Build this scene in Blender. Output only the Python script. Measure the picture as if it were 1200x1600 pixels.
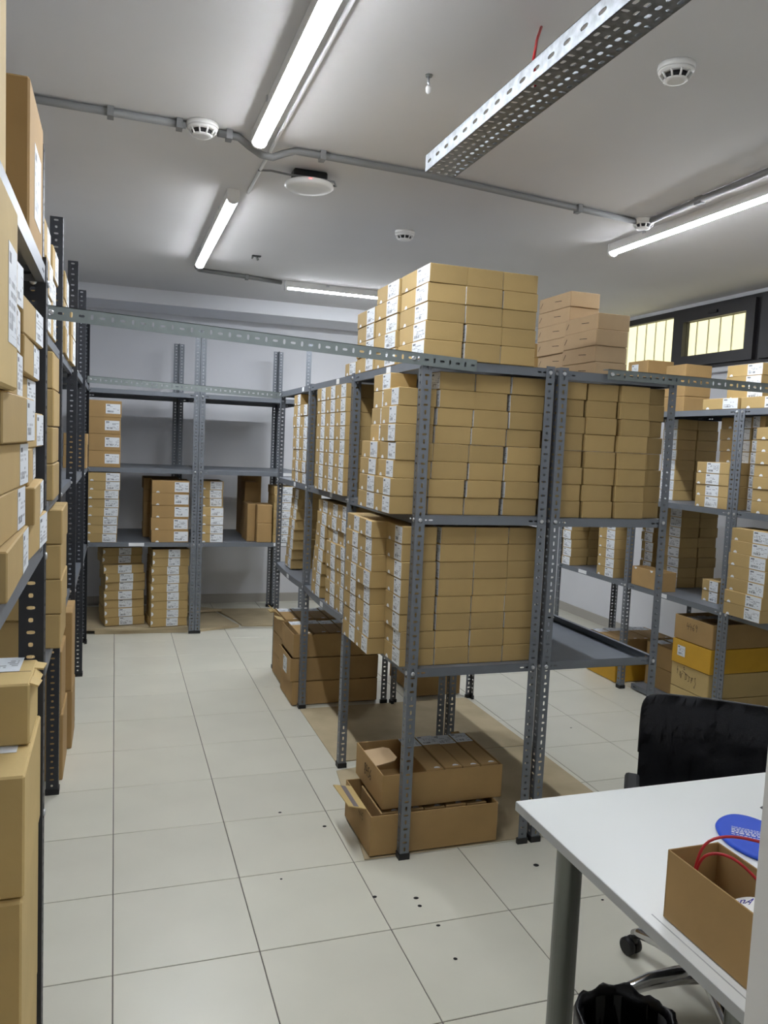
import bpy, bmesh, math, random
from mathutils import Vector, Matrix
random.seed(7)
for o in list(bpy.data.objects): bpy.data.objects.remove(o)
S = bpy.context.scene
COL = S.collection
PI = math.pi

# ------------------------------------------------------------------ camera, world, sun, exposure
YAW, PITCH, ROLL = 0.3293, -0.0861, -0.0440
FPX = 1239.8
CAM = Vector((-0.01566, -2.4089, 1.6501))
fw = Vector((math.sin(YAW)*math.cos(PITCH), math.cos(YAW)*math.cos(PITCH), math.sin(PITCH)))
rt0 = Vector((math.cos(YAW), -math.sin(YAW), 0)); dn0 = fw.cross(rt0)
rt = math.cos(ROLL)*rt0 + math.sin(ROLL)*dn0
dn = -math.sin(ROLL)*rt0 + math.cos(ROLL)*dn0
cd = bpy.data.cameras.new('camera'); cam = bpy.data.objects.new('camera', cd); COL.objects.link(cam)
cd.sensor_fit = 'VERTICAL'; cd.sensor_height = 24.0; cd.lens = FPX/1600*24.0
cd.clip_start = 0.02; cd.clip_end = 100
m = Matrix((rt, -dn, -fw)).transposed().to_4x4(); m.translation = CAM
cam.matrix_world = m
S.camera = cam

w = bpy.data.worlds.new('world'); S.world = w; w.use_nodes = True
nt = w.node_tree; nt.nodes.clear()
wo = nt.nodes.new('ShaderNodeOutputWorld'); bg = nt.nodes.new('ShaderNodeBackground')
bg.inputs['Color'].default_value = (0.75, 0.85, 1.0, 1); bg.inputs['Strength'].default_value = 1.2
nt.links.new(bg.outputs[0], wo.inputs[0])
sl = bpy.data.lights.new('sun', 'SUN'); sl.energy = 7.5; sl.angle = 0.02; sl.color = (1.0, 0.93, 0.78)
sun = bpy.data.objects.new('sun', sl); COL.objects.link(sun)
sun.rotation_euler = (0, math.radians(-35), 0); sun.location = (-3, 0, 8)

S.view_settings.view_transform = 'Standard'; S.view_settings.look = 'None'
S.view_settings.exposure = 0.0; S.view_settings.gamma = 1.0; S.view_settings.use_curve_mapping = False
LAMP = 114.0            # emission strength of the LED diffusers

# ------------------------------------------------------------------ materials
MATS = {}
def lin(c):
    f = lambda v: v/12.92 if v <= 0.04045 else ((v+0.055)/1.055)**2.4
    return tuple(f(x/255) for x in c)
def mat(name, rgb, rough=0.6, metal=0.0, noise=0.0, scale=20.0, rand=0.0, bump=0.0, bscale=60.0, spec=0.5, stretch=None, coat=0.0):
    if name in MATS: return MATS[name]
    M = bpy.data.materials.new(name); M.use_nodes = True; n = M.node_tree; b = n.nodes['Principled BSDF']
    c = lin(rgb)
    b.inputs['Base Color'].default_value = (*c, 1); b.inputs['Roughness'].default_value = rough
    b.inputs['Metallic'].default_value = metal; b.inputs['Specular IOR Level'].default_value = spec
    tc = n.nodes.new('ShaderNodeTexCoord')
    last = None
    if noise > 0 or rand > 0:
        val = n.nodes.new('ShaderNodeValue'); val.outputs[0].default_value = 1.0; cur = val.outputs[0]
        if noise > 0:
            t = n.nodes.new('ShaderNodeTexNoise'); t.inputs['Scale'].default_value = scale; t.inputs['Detail'].default_value = 4
            if stretch:
                mp = n.nodes.new('ShaderNodeMapping'); mp.inputs['Scale'].default_value = stretch
                n.links.new(tc.outputs['Object'], mp.inputs[0]); n.links.new(mp.outputs[0], t.inputs['Vector'])
            else: n.links.new(tc.outputs['Object'], t.inputs['Vector'])
            mr = n.nodes.new('ShaderNodeMapRange'); mr.inputs['From Min'].default_value = 0.3; mr.inputs['From Max'].default_value = 0.7
            mr.inputs['To Min'].default_value = 1-noise; mr.inputs['To Max'].default_value = 1+noise
            n.links.new(t.outputs['Fac'], mr.inputs['Value']); cur = mr.outputs[0]
        if rand > 0:
            oi = n.nodes.new('ShaderNodeObjectInfo'); mr2 = n.nodes.new('ShaderNodeMapRange')
            mr2.inputs['To Min'].default_value = 1-rand; mr2.inputs['To Max'].default_value = 1+rand
            n.links.new(oi.outputs['Random'], mr2.inputs['Value'])
            mu = n.nodes.new('ShaderNodeMath'); mu.operation = 'MULTIPLY'
            n.links.new(cur, mu.inputs[0]); n.links.new(mr2.outputs[0], mu.inputs[1]); cur = mu.outputs[0]
        vm = n.nodes.new('ShaderNodeVectorMath'); vm.operation = 'SCALE'; vm.inputs[0].default_value = c
        n.links.new(cur, vm.inputs['Scale']); n.links.new(vm.outputs[0], b.inputs['Base Color'])
    if bump > 0:
        t2 = n.nodes.new('ShaderNodeTexNoise'); t2.inputs['Scale'].default_value = bscale; t2.inputs['Detail'].default_value = 3
        n.links.new(tc.outputs['Object'], t2.inputs['Vector'])
        bp = n.nodes.new('ShaderNodeBump'); bp.inputs['Strength'].default_value = bump; bp.inputs['Distance'].default_value = 0.004
        n.links.new(t2.outputs['Fac'], bp.inputs['Height']); n.links.new(bp.outputs[0], b.inputs['Normal'])
    MATS[name] = M
    return M

K   = mat('kraft_board', (177,150,98), 0.75, noise=0.05, scale=9, rand=0.09, bump=0.08, bscale=90)
KP  = mat('kraft_pale_board', (188,160,122), 0.75, noise=0.05, scale=9, rand=0.05, bump=0.08, bscale=90)
KB  = mat('carton_brown_board', (168,136,88), 0.8, noise=0.07, scale=7, rand=0.06, bump=0.1, bscale=60)
KY  = mat('carton_yellow_board', (208,160,44), 0.7, noise=0.06, scale=7, rand=0.03, bump=0.06)
KT  = mat('carton_tan_board', (194,168,112), 0.75, noise=0.07, scale=6, rand=0.04, bump=0.1)
KS  = mat('cardboard_sheet', (182,166,134), 0.85, noise=0.12, scale=5, bump=0.2, bscale=25)
STEEL = mat('grey_painted_steel', (115,120,127), 0.42, metal=0.25, noise=0.04, scale=14, spec=0.5)
SHADE_STEEL = mat('shade_darkened_steel', (50,52,57), 0.5, metal=0.3, noise=0.05, scale=14)  # backlit darkness of the left posts put into the steel colour
TIE = mat('galvanised_tie_steel', (124,132,131), 0.4, metal=0.35, noise=0.05, scale=20)
GALV = mat('galvanised_tray_steel', (118,121,124), 0.42, metal=0.7, noise=0.3, scale=38)
ZINC = mat('zinc_bolt', (205,207,210), 0.3, metal=0.8)
BLACKP = mat('black_plastic', (24,24,26), 0.5)
BLACKF = mat('black_fabric', (20,21,27), 0.75, noise=0.1, scale=80, bump=0.2, bscale=300)
BAG = mat('black_bag_film', (12,11,16), 0.33, bump=0.5, bscale=40, spec=0.4)
CHROME = mat('chrome', (205,205,208), 0.16, metal=1.0)
LEGM = mat('table_leg_metal', (118,121,116), 0.35, metal=0.7)
WHITEP = mat('white_plastic', (232,231,228), 0.4)
WHITEL = mat('white_laminate', (224,226,224), 0.33, noise=0.015, scale=3)
EDGE = mat('laminate_edge', (172,174,175), 0.4)
WALL = mat('white_wall_paint', (222,223,227), 0.85, noise=0.02, scale=2.5, bump=0.06, bscale=40)
CEIL = mat('ceiling_paint', (216,214,213), 0.9, noise=0.025, scale=1.6, bump=0.06, bscale=20)
TILE = mat('floor_tile', (207,204,189), 0.33, noise=0.035, scale=3.2, rand=0.022, bump=0.02, bscale=30)
GROUT = mat('grout', (110,104,100), 0.9)
BASEB = mat('skirting_tile', (176,172,164), 0.5)
FRAME = mat('dark_window_frame', (44,42,44), 0.45)
EXT = mat('exterior_render', (236,226,186), 0.9, noise=0.05, scale=3)
BARM = mat('grille_bar_paint', (236,232,214), 0.6)
COND = mat('grey_conduit_plastic', (128,128,128), 0.5)
RED = mat('red_cable', (178,34,40), 0.4)
BLUE = mat('blue_insole_foam', (26,74,196), 0.6, bump=0.1, bscale=200)
INK = mat('marker_ink', (34,28,24), 0.8)
INKB = mat('blue_print', (52,44,150), 0.6)
PRINTW = mat('white_print', (222,226,236), 0.6)
PAPER = mat('white_paper', (226,228,230), 0.6)
DARK = mat('dark_hole', (18,17,16), 0.9)
TAPE = mat('grey_tape', (120,112,112), 0.5)

def sticker_material():
    M = bpy.data.materials.new('printed_sticker'); M.use_nodes = True; n = M.node_tree; b = n.nodes['Principled BSDF']
    b.inputs['Roughness'].default_value = 0.55
    tc = n.nodes.new('ShaderNodeTexCoord'); sp = n.nodes.new('ShaderNodeSeparateXYZ'); n.links.new(tc.outputs['UV'], sp.inputs[0])
    def MA(op, a, c=None):
        q = n.nodes.new('ShaderNodeMath'); q.operation = op
        for i, v in enumerate((a, c)):
            if v is None: continue
            if isinstance(v, (int, float)): q.inputs[i].default_value = v
            else: n.links.new(v, q.inputs[i])
        return q.outputs[0]
    def box(v, lo, hi): return MA('MULTIPLY', MA('GREATER_THAN', v, lo), MA('LESS_THAN', v, hi))
    def wn(a, c):
        cb = n.nodes.new('ShaderNodeCombineXYZ'); n.links.new(a, cb.inputs[0]); n.links.new(c, cb.inputs[1])
        oi = n.nodes.new('ShaderNodeObjectInfo'); n.links.new(oi.outputs['Random'], cb.inputs[2])
        q = n.nodes.new('ShaderNodeTexWhiteNoise'); q.noise_dimensions = '3D'; n.links.new(cb.outputs[0], q.inputs['Vector']); return q.outputs['Value']
    x, z = sp.outputs[0], sp.outputs[1]
    row = MA('FLOOR', MA('MULTIPLY', z, 9)); col = MA('FLOOR', MA('MULTIPLY', x, 24)); blk = MA('FLOOR', MA('MULTIPLY', x, 4))
    rowin = box(MA('FRACT', MA('MULTIPLY', z, 9)), 0.25, 0.8)
    text = MA('MULTIPLY', MA('MULTIPLY', MA('GREATER_THAN', wn(col, row), 0.4), MA('GREATER_THAN', wn(blk, row), 0.5)), MA('MULTIPLY', rowin, MA('MULTIPLY', box(x, 0.06, 0.94), box(z, 0.08, 0.75))))
    brand = MA('MULTIPLY', box(x, 0.07, 0.3), box(z, 0.8, 0.91))
    bars = MA('MULTIPLY', MA('GREATER_THAN', wn(MA('FLOOR', MA('MULTIPLY', x, 60)), MA('FLOOR', MA('MULTIPLY', z, 0.5))), 0.42), MA('MULTIPLY', box(x, 0.1, 0.55), box(z, 0.14, 0.32)))
    m1 = MA('MAXIMUM', MA('MAXIMUM', MA('MULTIPLY', text, 0.6), MA('MULTIPLY', brand, 0.85)), MA('MULTIPLY', bars, 0.75))
    mx = n.nodes.new('ShaderNodeMix'); mx.data_type = 'RGBA'
    mx.inputs['A'].default_value = (*lin((222,226,230)), 1); mx.inputs['B'].default_value = (*lin((50,52,60)), 1)
    n.links.new(m1, mx.inputs['Factor']); n.links.new(mx.outputs['Result'], b.inputs['Base Color'])
    return M
STICK = sticker_material()

def emissive(name, rgb, strength):
    M = bpy.data.materials.new(name); M.use_nodes = True; b = M.node_tree.nodes['Principled BSDF']
    b.inputs['Base Color'].default_value = (0.9,0.9,0.9,1)
    b.inputs['Emission Color'].default_value = (*lin(rgb), 1); b.inputs['Emission Strength'].default_value = strength
    return M
LED = emissive('led_diffuser', (243,248,255), LAMP)
REDLED = emissive('red_indicator', (255,40,40), 2.0)
def glass_material():
    M = bpy.data.materials.new('window_glass'); M.use_nodes = True; n = M.node_tree; n.nodes.clear()
    o = n.nodes.new('ShaderNodeOutputMaterial'); t = n.nodes.new('ShaderNodeBsdfTransparent'); t.inputs[0].default_value = (0.93,0.95,0.92,1)
    g = n.nodes.new('ShaderNodeBsdfGlossy'); g.inputs['Roughness'].default_value = 0.08
    mx = n.nodes.new('ShaderNodeMixShader'); mx.inputs[0].default_value = 0.06
    n.links.new(t.outputs[0], mx.inputs[1]); n.links.new(g.outputs[0], mx.inputs[2]); n.links.new(mx.outputs[0], o.inputs[0])
    return M
GLASS = glass_material()

# ------------------------------------------------------------------ helpers
def link(name, mesh, material=None, parent=None, loc=None, rot=None):
    o = bpy.data.objects.new(name, mesh); COL.objects.link(o)
    if material is not None and mesh is not None and not mesh.materials: mesh.materials.append(material)
    if parent is not None: o.parent = parent
    if loc is not None: o.location = loc
    if rot is not None: o.rotation_euler = rot
    return o
def tag(o, label=None, cat=None, group=None, kind=None):
    if label: o['label'] = label
    if cat: o['category'] = cat
    if group: o['group'] = group
    if kind: o['kind'] = kind
    return o
def thing(name, loc, label, cat, group=None, rz=0.0):
    o = bpy.data.objects.new(name, None); COL.objects.link(o); o.location = loc; o.rotation_euler = (0,0,rz); o.empty_display_size = 0.1
    return tag(o, label, cat, group)

class MB:
    """collects faces; build() makes one mesh"""
    def __init__(s): s.V = []; s.F = []; s.smooth = []
    def box(s, x0, x1, y0, y1, z0, z1):
        b = len(s.V)
        s.V += [(x0,y0,z0),(x1,y0,z0),(x1,y1,z0),(x0,y1,z0),(x0,y0,z1),(x1,y0,z1),(x1,y1,z1),(x0,y1,z1)]
        s.F += [tuple(b+i for i in f) for f in ((0,3,2,1),(4,5,6,7),(0,1,5,4),(1,2,6,5),(2,3,7,6),(3,0,4,7))]
        s.smooth += [False]*6
        return s
    def quad(s, *p):
        b = len(s.V); s.V += [tuple(q) for q in p]; s.F.append(tuple(range(b, b+len(p)))); s.smooth.append(False)
    def tube(s, pts, r, n=10, cap=True):
        pts = [Vector(p) for p in pts]; b = len(s.V); k = len(pts)
        rr = r if isinstance(r, (list, tuple)) else [r]*k
        up = None
        for i, p in enumerate(pts):
            d = (pts[min(i+1,k-1)]-pts[max(i-1,0)]).normalized()
            if up is None:
                up = Vector((0,0,1)) if abs(d.z) < 0.9 else Vector((1,0,0))
            u = (up - d*up.dot(d)).normalized(); up = u; v = d.cross(u)
            for j in range(n):
                a = 2*PI*j/n; s.V.append(tuple(p+(u*math.cos(a)+v*math.sin(a))*rr[i]))
        for i in range(k-1):
            for j in range(n):
                s.F.append((b+i*n+j, b+i*n+(j+1)%n, b+(i+1)*n+(j+1)%n, b+(i+1)*n+j)); s.smooth.append(True)
        if cap:
            s.F.append(tuple(b+j for j in reversed(range(n)))); s.F.append(tuple(b+(k-1)*n+j for j in range(n))); s.smooth += [False, False]
        return s
    def lathe(s, prof, n=24, c=(0,0,0)):
        b = len(s.V); k = len(prof)
        for r, z in prof:
            for j in range(n):
                a = 2*PI*j/n; s.V.append((c[0]+r*math.cos(a), c[1]+r*math.sin(a), c[2]+z))
        for i in range(k-1):
            for j in range(n):
                s.F.append((b+i*n+j, b+i*n+(j+1)%n, b+(i+1)*n+(j+1)%n, b+(i+1)*n+j)); s.smooth.append(True)
        s.F.append(tuple(b+j for j in reversed(range(n)))); s.F.append(tuple(b+(k-1)*n+j for j in range(n))); s.smooth += [False, False]
        return s
    def prism(s, poly, d0, d1, axis='y'):
        """extrude polygon (u,v) along axis from d0 to d1"""
        b = len(s.V); n = len(poly)
        for d in (d0, d1):
            for u, v in poly:
                s.V.append({'y': (u,d,v), 'z': (u,v,d), 'x': (d,u,v)}[axis])
        s.F.append(tuple(b+i for i in range(n))); s.F.append(tuple(b+n+i for i in reversed(range(n))))
        for i in range(n): s.F.append((b+i, b+n+i, b+n+(i+1)%n, b+(i+1)%n))
        s.smooth += [False]*(n+2)
        return s
    def strip(s, o, a, b, nrm, length, width, t, pitch, pat, h=(0.0075, 0.0032)):
        """perforated plate: o origin, a along, b across, nrm outward; pat(i,n)-> 0 none,1 slot along,2 slot across,3 round"""
        o, a, b, nrm = Vector(o), Vector(a), Vector(b), Vector(nrm)
        n = max(1, int(round(length/pitch))); p = length/n
        P = lambda u, v, w: tuple(o + a*u + b*v + nrm*w)
        for i in range(n):
            s0, s1 = i*p, (i+1)*p; sm = (s0+s1)/2; wm = width/2
            k = pat(i, n)
            if not k:
                for w_, rev in ((0, False), (-t, True)):
                    q = [P(s0,0,w_), P(s1,0,w_), P(s1,width,w_), P(s0,width,w_)]
                    s.quad(*(reversed(q) if rev else q))
                continue
            hs, hb = {1: (h[0], h[1]), 2: (h[1], h[0]), 3: (h[1]*1.25, h[1]*1.25)}[k]
            ring = [(s0,0),(sm,0),(s1,0),(s1,wm),(s1,width),(sm,width),(s0,width),(s0,wm)]
            f1 = 0.8
            hole = [(sm-hs*f1,wm-hb*f1),(sm,wm-hb),(sm+hs*f1,wm-hb*f1),(sm+hs,wm),(sm+hs*f1,wm+hb*f1),(sm,wm+hb),(sm-hs*f1,wm+hb*f1),(sm-hs,wm)]
            bb = len(s.V)
            for w_ in (0, -t):
                s.V += [P(u,v,w_) for u,v in ring] + [P(u,v,w_) for u,v in hole]
            for j in range(8):
                j2 = (j+1) % 8
                s.F.append((bb+j, bb+j2, bb+8+j2, bb+8+j)); s.F.append((bb+16+j2, bb+16+j, bb+24+j, bb+24+j2))
                s.F.append((bb+8+j, bb+8+j2, bb+24+j2, bb+24+j)); s.smooth += [False]*3
        for v in (0, width):
            s.quad(P(0,v,0), P(0,v,-t), P(length,v,-t), P(length,v,0))
        for u in (0, length):
            s.quad(P(u,0,0), P(u,width,0), P(u,width,-t), P(u,0,-t))
    def mesh(s, name, fix=False):
        me = bpy.data.meshes.new(name); me.from_pydata(s.V, [], s.F)
        me.polygons.foreach_set('use_smooth', s.smooth); me.update()
        if fix:
            bm = bmesh.new(); bm.from_mesh(me); bmesh.ops.recalc_face_normals(bm, faces=bm.faces); bm.to_mesh(me); bm.free()
        return me

def bevel_box(name, sx, sy, sz, bv, seg=1, ox=0, oy=0, oz=0):
    """box with its base at z=0"""
    bm = bmesh.new(); bmesh.ops.create_cube(bm, size=1.0)
    for v in bm.verts: v.co = Vector((v.co.x*sx+ox, v.co.y*sy+oy, (v.co.z+0.5)*sz+oz))
    bmesh.ops.bevel(bm, geom=list(bm.edges), offset=bv, segments=seg, affect='EDGES', profile=0.5)
    me = bpy.data.meshes.new(name); bm.to_mesh(me); bm.free(); return me

def ribbon(polys, wd):
    """flat ink strokes in the local XZ plane facing -Y"""
    s = MB()
    for pl in polys:
        for (x0,z0),(x1,z1) in zip(pl[:-1], pl[1:]):
            d = Vector((x1-x0, z1-z0)); l = d.length
            if l < 1e-6: continue
            d /= l; nx, nz = -d.y*wd/2, d.x*wd/2; x0 -= d.x*wd/3; z0 -= d.y*wd/3; x1 += d.x*wd/3; z1 += d.y*wd/3
            s.quad((x0+nx,0,z0+nz),(x0-nx,0,z0-nz),(x1-nx,0,z1-nz),(x1+nx,0,z1+nz))
    return s

def smooth_path(pts, k=6):
    P = [Vector(p) for p in pts]; out = []
    for i in range(len(P)-1):
        p0, p1, p2, p3 = P[max(i-1,0)], P[i], P[i+1], P[min(i+2,len(P)-1)]
        for j in range(k):
            t = j/k; out.append(0.5*((2*p1)+(-p0+p2)*t+(2*p0-5*p1+4*p2-p3)*t*t+(-p0+3*p1-3*p2+p3)*t**3))
    return out+[P[-1]]

# ------------------------------------------------------------------ the setting
ZC = 2.90; XR = 4.45; YB = 5.50; XL = -1.00; YF = -3.40; T = 0.45
fl = tag(link('floor', MB().box(XL-0.12, XR+0.12, YF-0.12, YB+0.12, -0.12, -0.0025).mesh('floor'), GROUT), 'pale beige floor of large square tiles with thin dark joints', kind='structure')
tmesh = {}
i0, i1 = math.floor(XL/T), math.ceil(XR/T); j0, j1 = math.floor(YF/T), math.ceil(YB/T)
for i in range(i0, i1):
    for j in range(j0, j1):
        if j*T < -1.5 and i*T > 1.4: continue
        xa, xb = max(i*T, XL), min((i+1)*T, XR); ya, yb = max(j*T, YF), min((j+1)*T, YB)
        if xb-xa < 0.01 or yb-ya < 0.01: continue
        k = (round(xb-xa,3), round(yb-ya,3))
        if k not in tmesh:
            tmesh[k] = bevel_box('tile', k[0]-0.0035, k[1]-0.0035, 0.008, 0.0012); tmesh[k].materials.append(TILE)
        link('tile', tmesh[k], None, fl, ((xa+xb)/2, (ya+yb)/2, -0.008))
for k, (x, y, r) in enumerate([(0.905,0.2,.009),(1.05,0.155,.010),(1.045,0.105,.008),(1.065,-0.02,.008),(1.05,-0.2,.007),(0.86,0.76,.009),(0.7,0.93,.008),(0.60,0.40,.005),(2.55,0.92,.008),(2.2,1.02,.006),(2.6,1.6,.006),(1.72,-0.03,.006),(1.6,0.25,.012)]):
    s = MB(); s.lathe([(r*0.9,0.0),(r,0.0006),(r*0.7,0.001)], 9)
    o = link('floor_chip', s.mesh('floor_chip'), DARK, fl, (x, y, 0.0001)); o.scale = (1.0, 0.75+0.4*random.random(), 1)
tag(link('ceiling', MB().box(XL-0.12, XR+0.3, YF-0.12, YB+0.12, ZC, ZC+0.2).mesh('ceiling'), CEIL), 'flat white painted ceiling', kind='structure')
tag(link('wall_back', MB().box(XL-0.12, XR+0.12, YB, YB+0.12, -0.12, ZC).mesh('wall_back'), WALL), 'plain white back wall', kind='structure')
tag(link('trim_1', MB().box(XL, XR, 4.93, YB, 2.775, ZC).mesh('trim_1'), WALL), 'white boxed-in beam along the top of the back wall', kind='structure')
tag(link('wall_left', MB().box(XL-0.12, XL, YF-0.12, YB, -0.12, ZC).mesh('wall_left'), WALL), 'plain white left wall', kind='structure')
tag(link('wall_front', MB().box(XL, XR+0.12, YF-0.12, YF, -0.12, ZC).mesh('wall_front'), WALL), 'plain white wall behind the viewer', kind='structure')
tag(link('wall_partition', MB().box(0.972, XR, -1.55, -1.452, 0.0, ZC).mesh('wall_partition'), WHITEP), 'white partition end at the right edge beside the table', kind='structure')
WZ0, WZ1 = 2.36, 2.872; WY0, WY1 = 1.40, 4.33
s = MB(); s.box(XR, XR+0.12, YF, YB, -0.12, WZ0); s.box(XR, XR+0.12, WY1, YB, WZ0, ZC); s.box(XR, XR+0.12, YF, WY0, WZ0, ZC); s.box(XR, XR+0.12, WY0, WY1, WZ1, ZC)
tag(link('wall_right', s.mesh('wall_right'), WALL), 'white right wall below a strip of high windows', kind='structure')
tag(link('trim_2', bevel_box('trim_2', 0.05, WY1-WY0+0.1, 0.035, 0.004), WALL, None, (XR-0.026, (WY0+WY1)/2, WZ0-0.045)), 'white ledge under the high windows', kind='structure')
tag(link('baseboard_back', MB().box(XL, XR, YB-0.012, YB, 0, 0.085).mesh('baseboard_back'), BASEB), 'grey beige skirting tile along the back wall', kind='structure')
tag(link('baseboard_right', MB().box(XR-0.012, XR, -1.45, YB-0.012, 0, 0.085).mesh('baseboard_right'), BASEB), 'grey beige skirting tile along the right wall', kind='structure')

def ring_frame(s, y0, y1, z0, z1, wd, x0, x1):
    s.box(x0,x1,y0,y1,z0,z0+wd); s.box(x0,x1,y0,y1,z1-wd,z1); s.box(x0,x1,y0,y0+wd,z0+wd,z1-wd); s.box(x0,x1,y1-wd,y1,z0+wd,z1-wd)
def window(n, y0, y1, sash, label):
    yc = (y0+y1)/2
    s = MB(); ring_frame(s, y0, y1, WZ0, WZ1, 0.045, XR+0.01, XR+0.08)
    wroot = tag(link('window_%d' % n, s.mesh('window_frame'), FRAME), label, kind='structure')
    gy0, gy1, gz0, gz1 = y0+0.045, y1-0.045, WZ0+0.045, WZ1-0.045
    if sash:
        s = MB(); ring_frame(s, y0+0.03, y1-0.03, WZ0+0.03, WZ1-0.03, 0.085, XR-0.02, XR+0.05); so = link('sash', s.mesh('sash'), FRAME, wroot)
        gy0, gy1, gz0, gz1 = y0+0.113, y1-0.113, WZ0+0.113, WZ1-0.113
        s = MB(); s.box(XR-0.034, XR-0.021, yc-0.05, yc+0.05, WZ1-0.085, WZ1-0.065); link('latch', s.mesh('latch'), BLACKP, so)
    link('pane', MB().box(XR+0.03, XR+0.034, gy0-0.003, gy1+0.003, gz0-0.003, gz1+0.003).mesh('pane'), GLASS, wroot)
    s = MB(); ring_frame(s, gy0-0.004, gy1+0.004, gz0-0.004, gz1+0.004, 0.008, XR+0.018, XR+0.029); link('glazing_bead', s.mesh('glazing_bead'), FRAME, wroot)
window(1, 3.265, 4.33, False, 'dark framed fixed high window at the left end of the window strip')
window(2, 2.335, 3.265, True, 'dark framed tilting high window in the middle of the strip')
window(3, 1.40, 2.335, True, 'dark framed tilting high window cut by the right edge')
gr = thing('window_grille', (XR+0.34, 2.9, 2.0), 'pale iron bar grille outside the high windows', 'grille')
bar_me = MB().tube([(0,0,0),(0,0,1.1)], 0.007, 8).mesh('bar'); bar_me.materials.append(BARM)
for k in range(24): link('bar', bar_me, None, gr, (0, -1.62+k*0.142, 0))
for z in (0.06, 1.04): link('rail', MB().box(-0.006,0.006,-1.66,1.68,z-0.012,z+0.012).mesh('rail'), BARM, gr)
tag(link('wall_exterior', MB().box(6.3, 6.45, -3, 9, -0.5, 4.6).mesh('wall_exterior'), EXT), 'sunlit cream wall outside the windows', kind='structure')
tag(link('ground_exterior', MB().box(XR+0.12, 6.3, -3, 9, -0.5, -0.3).mesh('ground_exterior'), EXT), 'pale paving outside the windows', kind='structure')

# ------------------------------------------------------------------ racks
PATT = lambda i, n: (1 if i % 2 else 2)
ANG = {}
def angle_mesh(length, wd):
    k = (round(length,3), round(wd,3))
    if k not in ANG:
        s = MB(); t = 0.002
        s.strip((0,0,0), (0,0,1), (1,0,0), (0,-1,0), length, wd, t, 0.028, PATT, (0.0095,0.0042))
        s.strip((0,t,0), (0,0,1), (0,1,0), (-1,0,0), length, wd-t, t, 0.028, lambda i, n: 3 if i % 2 else 2, (0.0095,0.0042))
        ANG[k] = s.mesh('angle_post', True)
    return ANG[k]
BOLT = MB().lathe([(0.0085,0),(0.0085,0.003),(0.0065,0.0045),(0.003,0.005)], 8).mesh('bolt'); BOLT.materials.append(ZINC)
def foot_mesh(wd):
    s = MB(); s.prism([(-0.004,-0.004),(wd+0.003,-0.004),(wd+0.003,0.012),(0.012,0.012),(0.012,wd+0.003),(-0.004,wd+0.003)], 0.0, 0.024, 'z'); return s.mesh('foot', True)
FEET = {}
SH = {}
def shelf_mesh(L, D, sag=0.0, inv=False, lip=0.035):
    k = (round(L,3), round(D,3), sag, inv)
    if k in SH: return SH[k]
    s = MB(); t = 0.0012; pt = lambda i, n: 1 if i in (1, 2, n-3, n-2) else 0
    n = 10
    for i in range(n):
        x0, x1 = -L/2+L*i/n, -L/2+L*(i+1)/n
        s.box(x0, x1, -D/2+0.0012, D/2-0.0012, -t, 0)
    hh = (0.0095, 0.0034)
    s.strip((-L/2,-D/2,0), (1,0,0), (0,0,-1), (0,-1,0), L, lip, t, 0.024, pt, hh)
    s.strip((L/2,D/2,0), (-1,0,0), (0,0,-1), (0,1,0), L, lip, t, 0.024, pt, hh)
    s.strip((-L/2,D/2-0.001,0), (0,-1,0), (0,0,-1), (-1,0,0), D-0.002, lip, t, 0.024, pt, hh)
    s.strip((L/2,-D/2+0.001,0), (0,1,0), (0,0,-1), (1,0,0), D-0.002, lip, t, 0.024, pt, hh)
    # folded return under the long lips
    s.box(-L/2+0.002, L/2-0.002, -D/2+0.0012, -D/2+0.018, -lip, -lip+t); s.box(-L/2+0.002, L/2-0.002, D/2-0.018, D/2-0.0012, -lip, -lip+t)
    if inv: s.V = [(x, y, -z-lip) for x, y, z in s.V]
    if sag: s.V = [(x, y, z - sag*max(0, 1-(2*x/L)**2)) for x, y, z in s.V]
    SH[k] = s.mesh('shelf', True); return SH[k]

def add_post(root, base, x, y, rot, h, wd, levels=(), z0=0.0, m=None):
    """rot 0: flanges +x,+y; 90: +y,-x; 180: -x,-y; 270: -y,+x"""
    p = link('post', angle_mesh(h, wd), m or STEEL, root, (x-base[0], y-base[1], z0), (0,0,math.radians(rot)))
    if wd not in FEET: FEET[wd] = foot_mesh(wd)
    link('foot', FEET[wd], BLACKP, p, (0,0,0))
    for z in levels:
        link('bolt', BOLT, None, p, (wd*0.5, 0.0003, z-z0-0.018), (PI/2,0,0))
        link('bolt', BOLT, None, p, (0.0003, wd*0.5, z-z0-0.018), (0,-PI/2,0))
    return p
def add_shelf(root, base, cx, cy, z, L, D, along='x', sag=0.0, inv=False, tags=()):
    o = link('shelf', shelf_mesh(L, D, sag, inv), STEEL, root, (cx-base[0], cy-base[1], z), (0,0,0 if along == 'x' else -PI/2))
    for tx, tw in tags:      # paper shelf tickets on the front lip (local -y)
        zz = -sag*max(0, 1-(2*tx/L)**2)
        link('shelf_ticket', MB().box(tx-tw/2, tx+tw/2, -D/2-0.0012, -D/2-0.0004, -0.029+zz, -0.003+zz).mesh('shelf_ticket'), PAPER, o)
    return o

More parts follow.
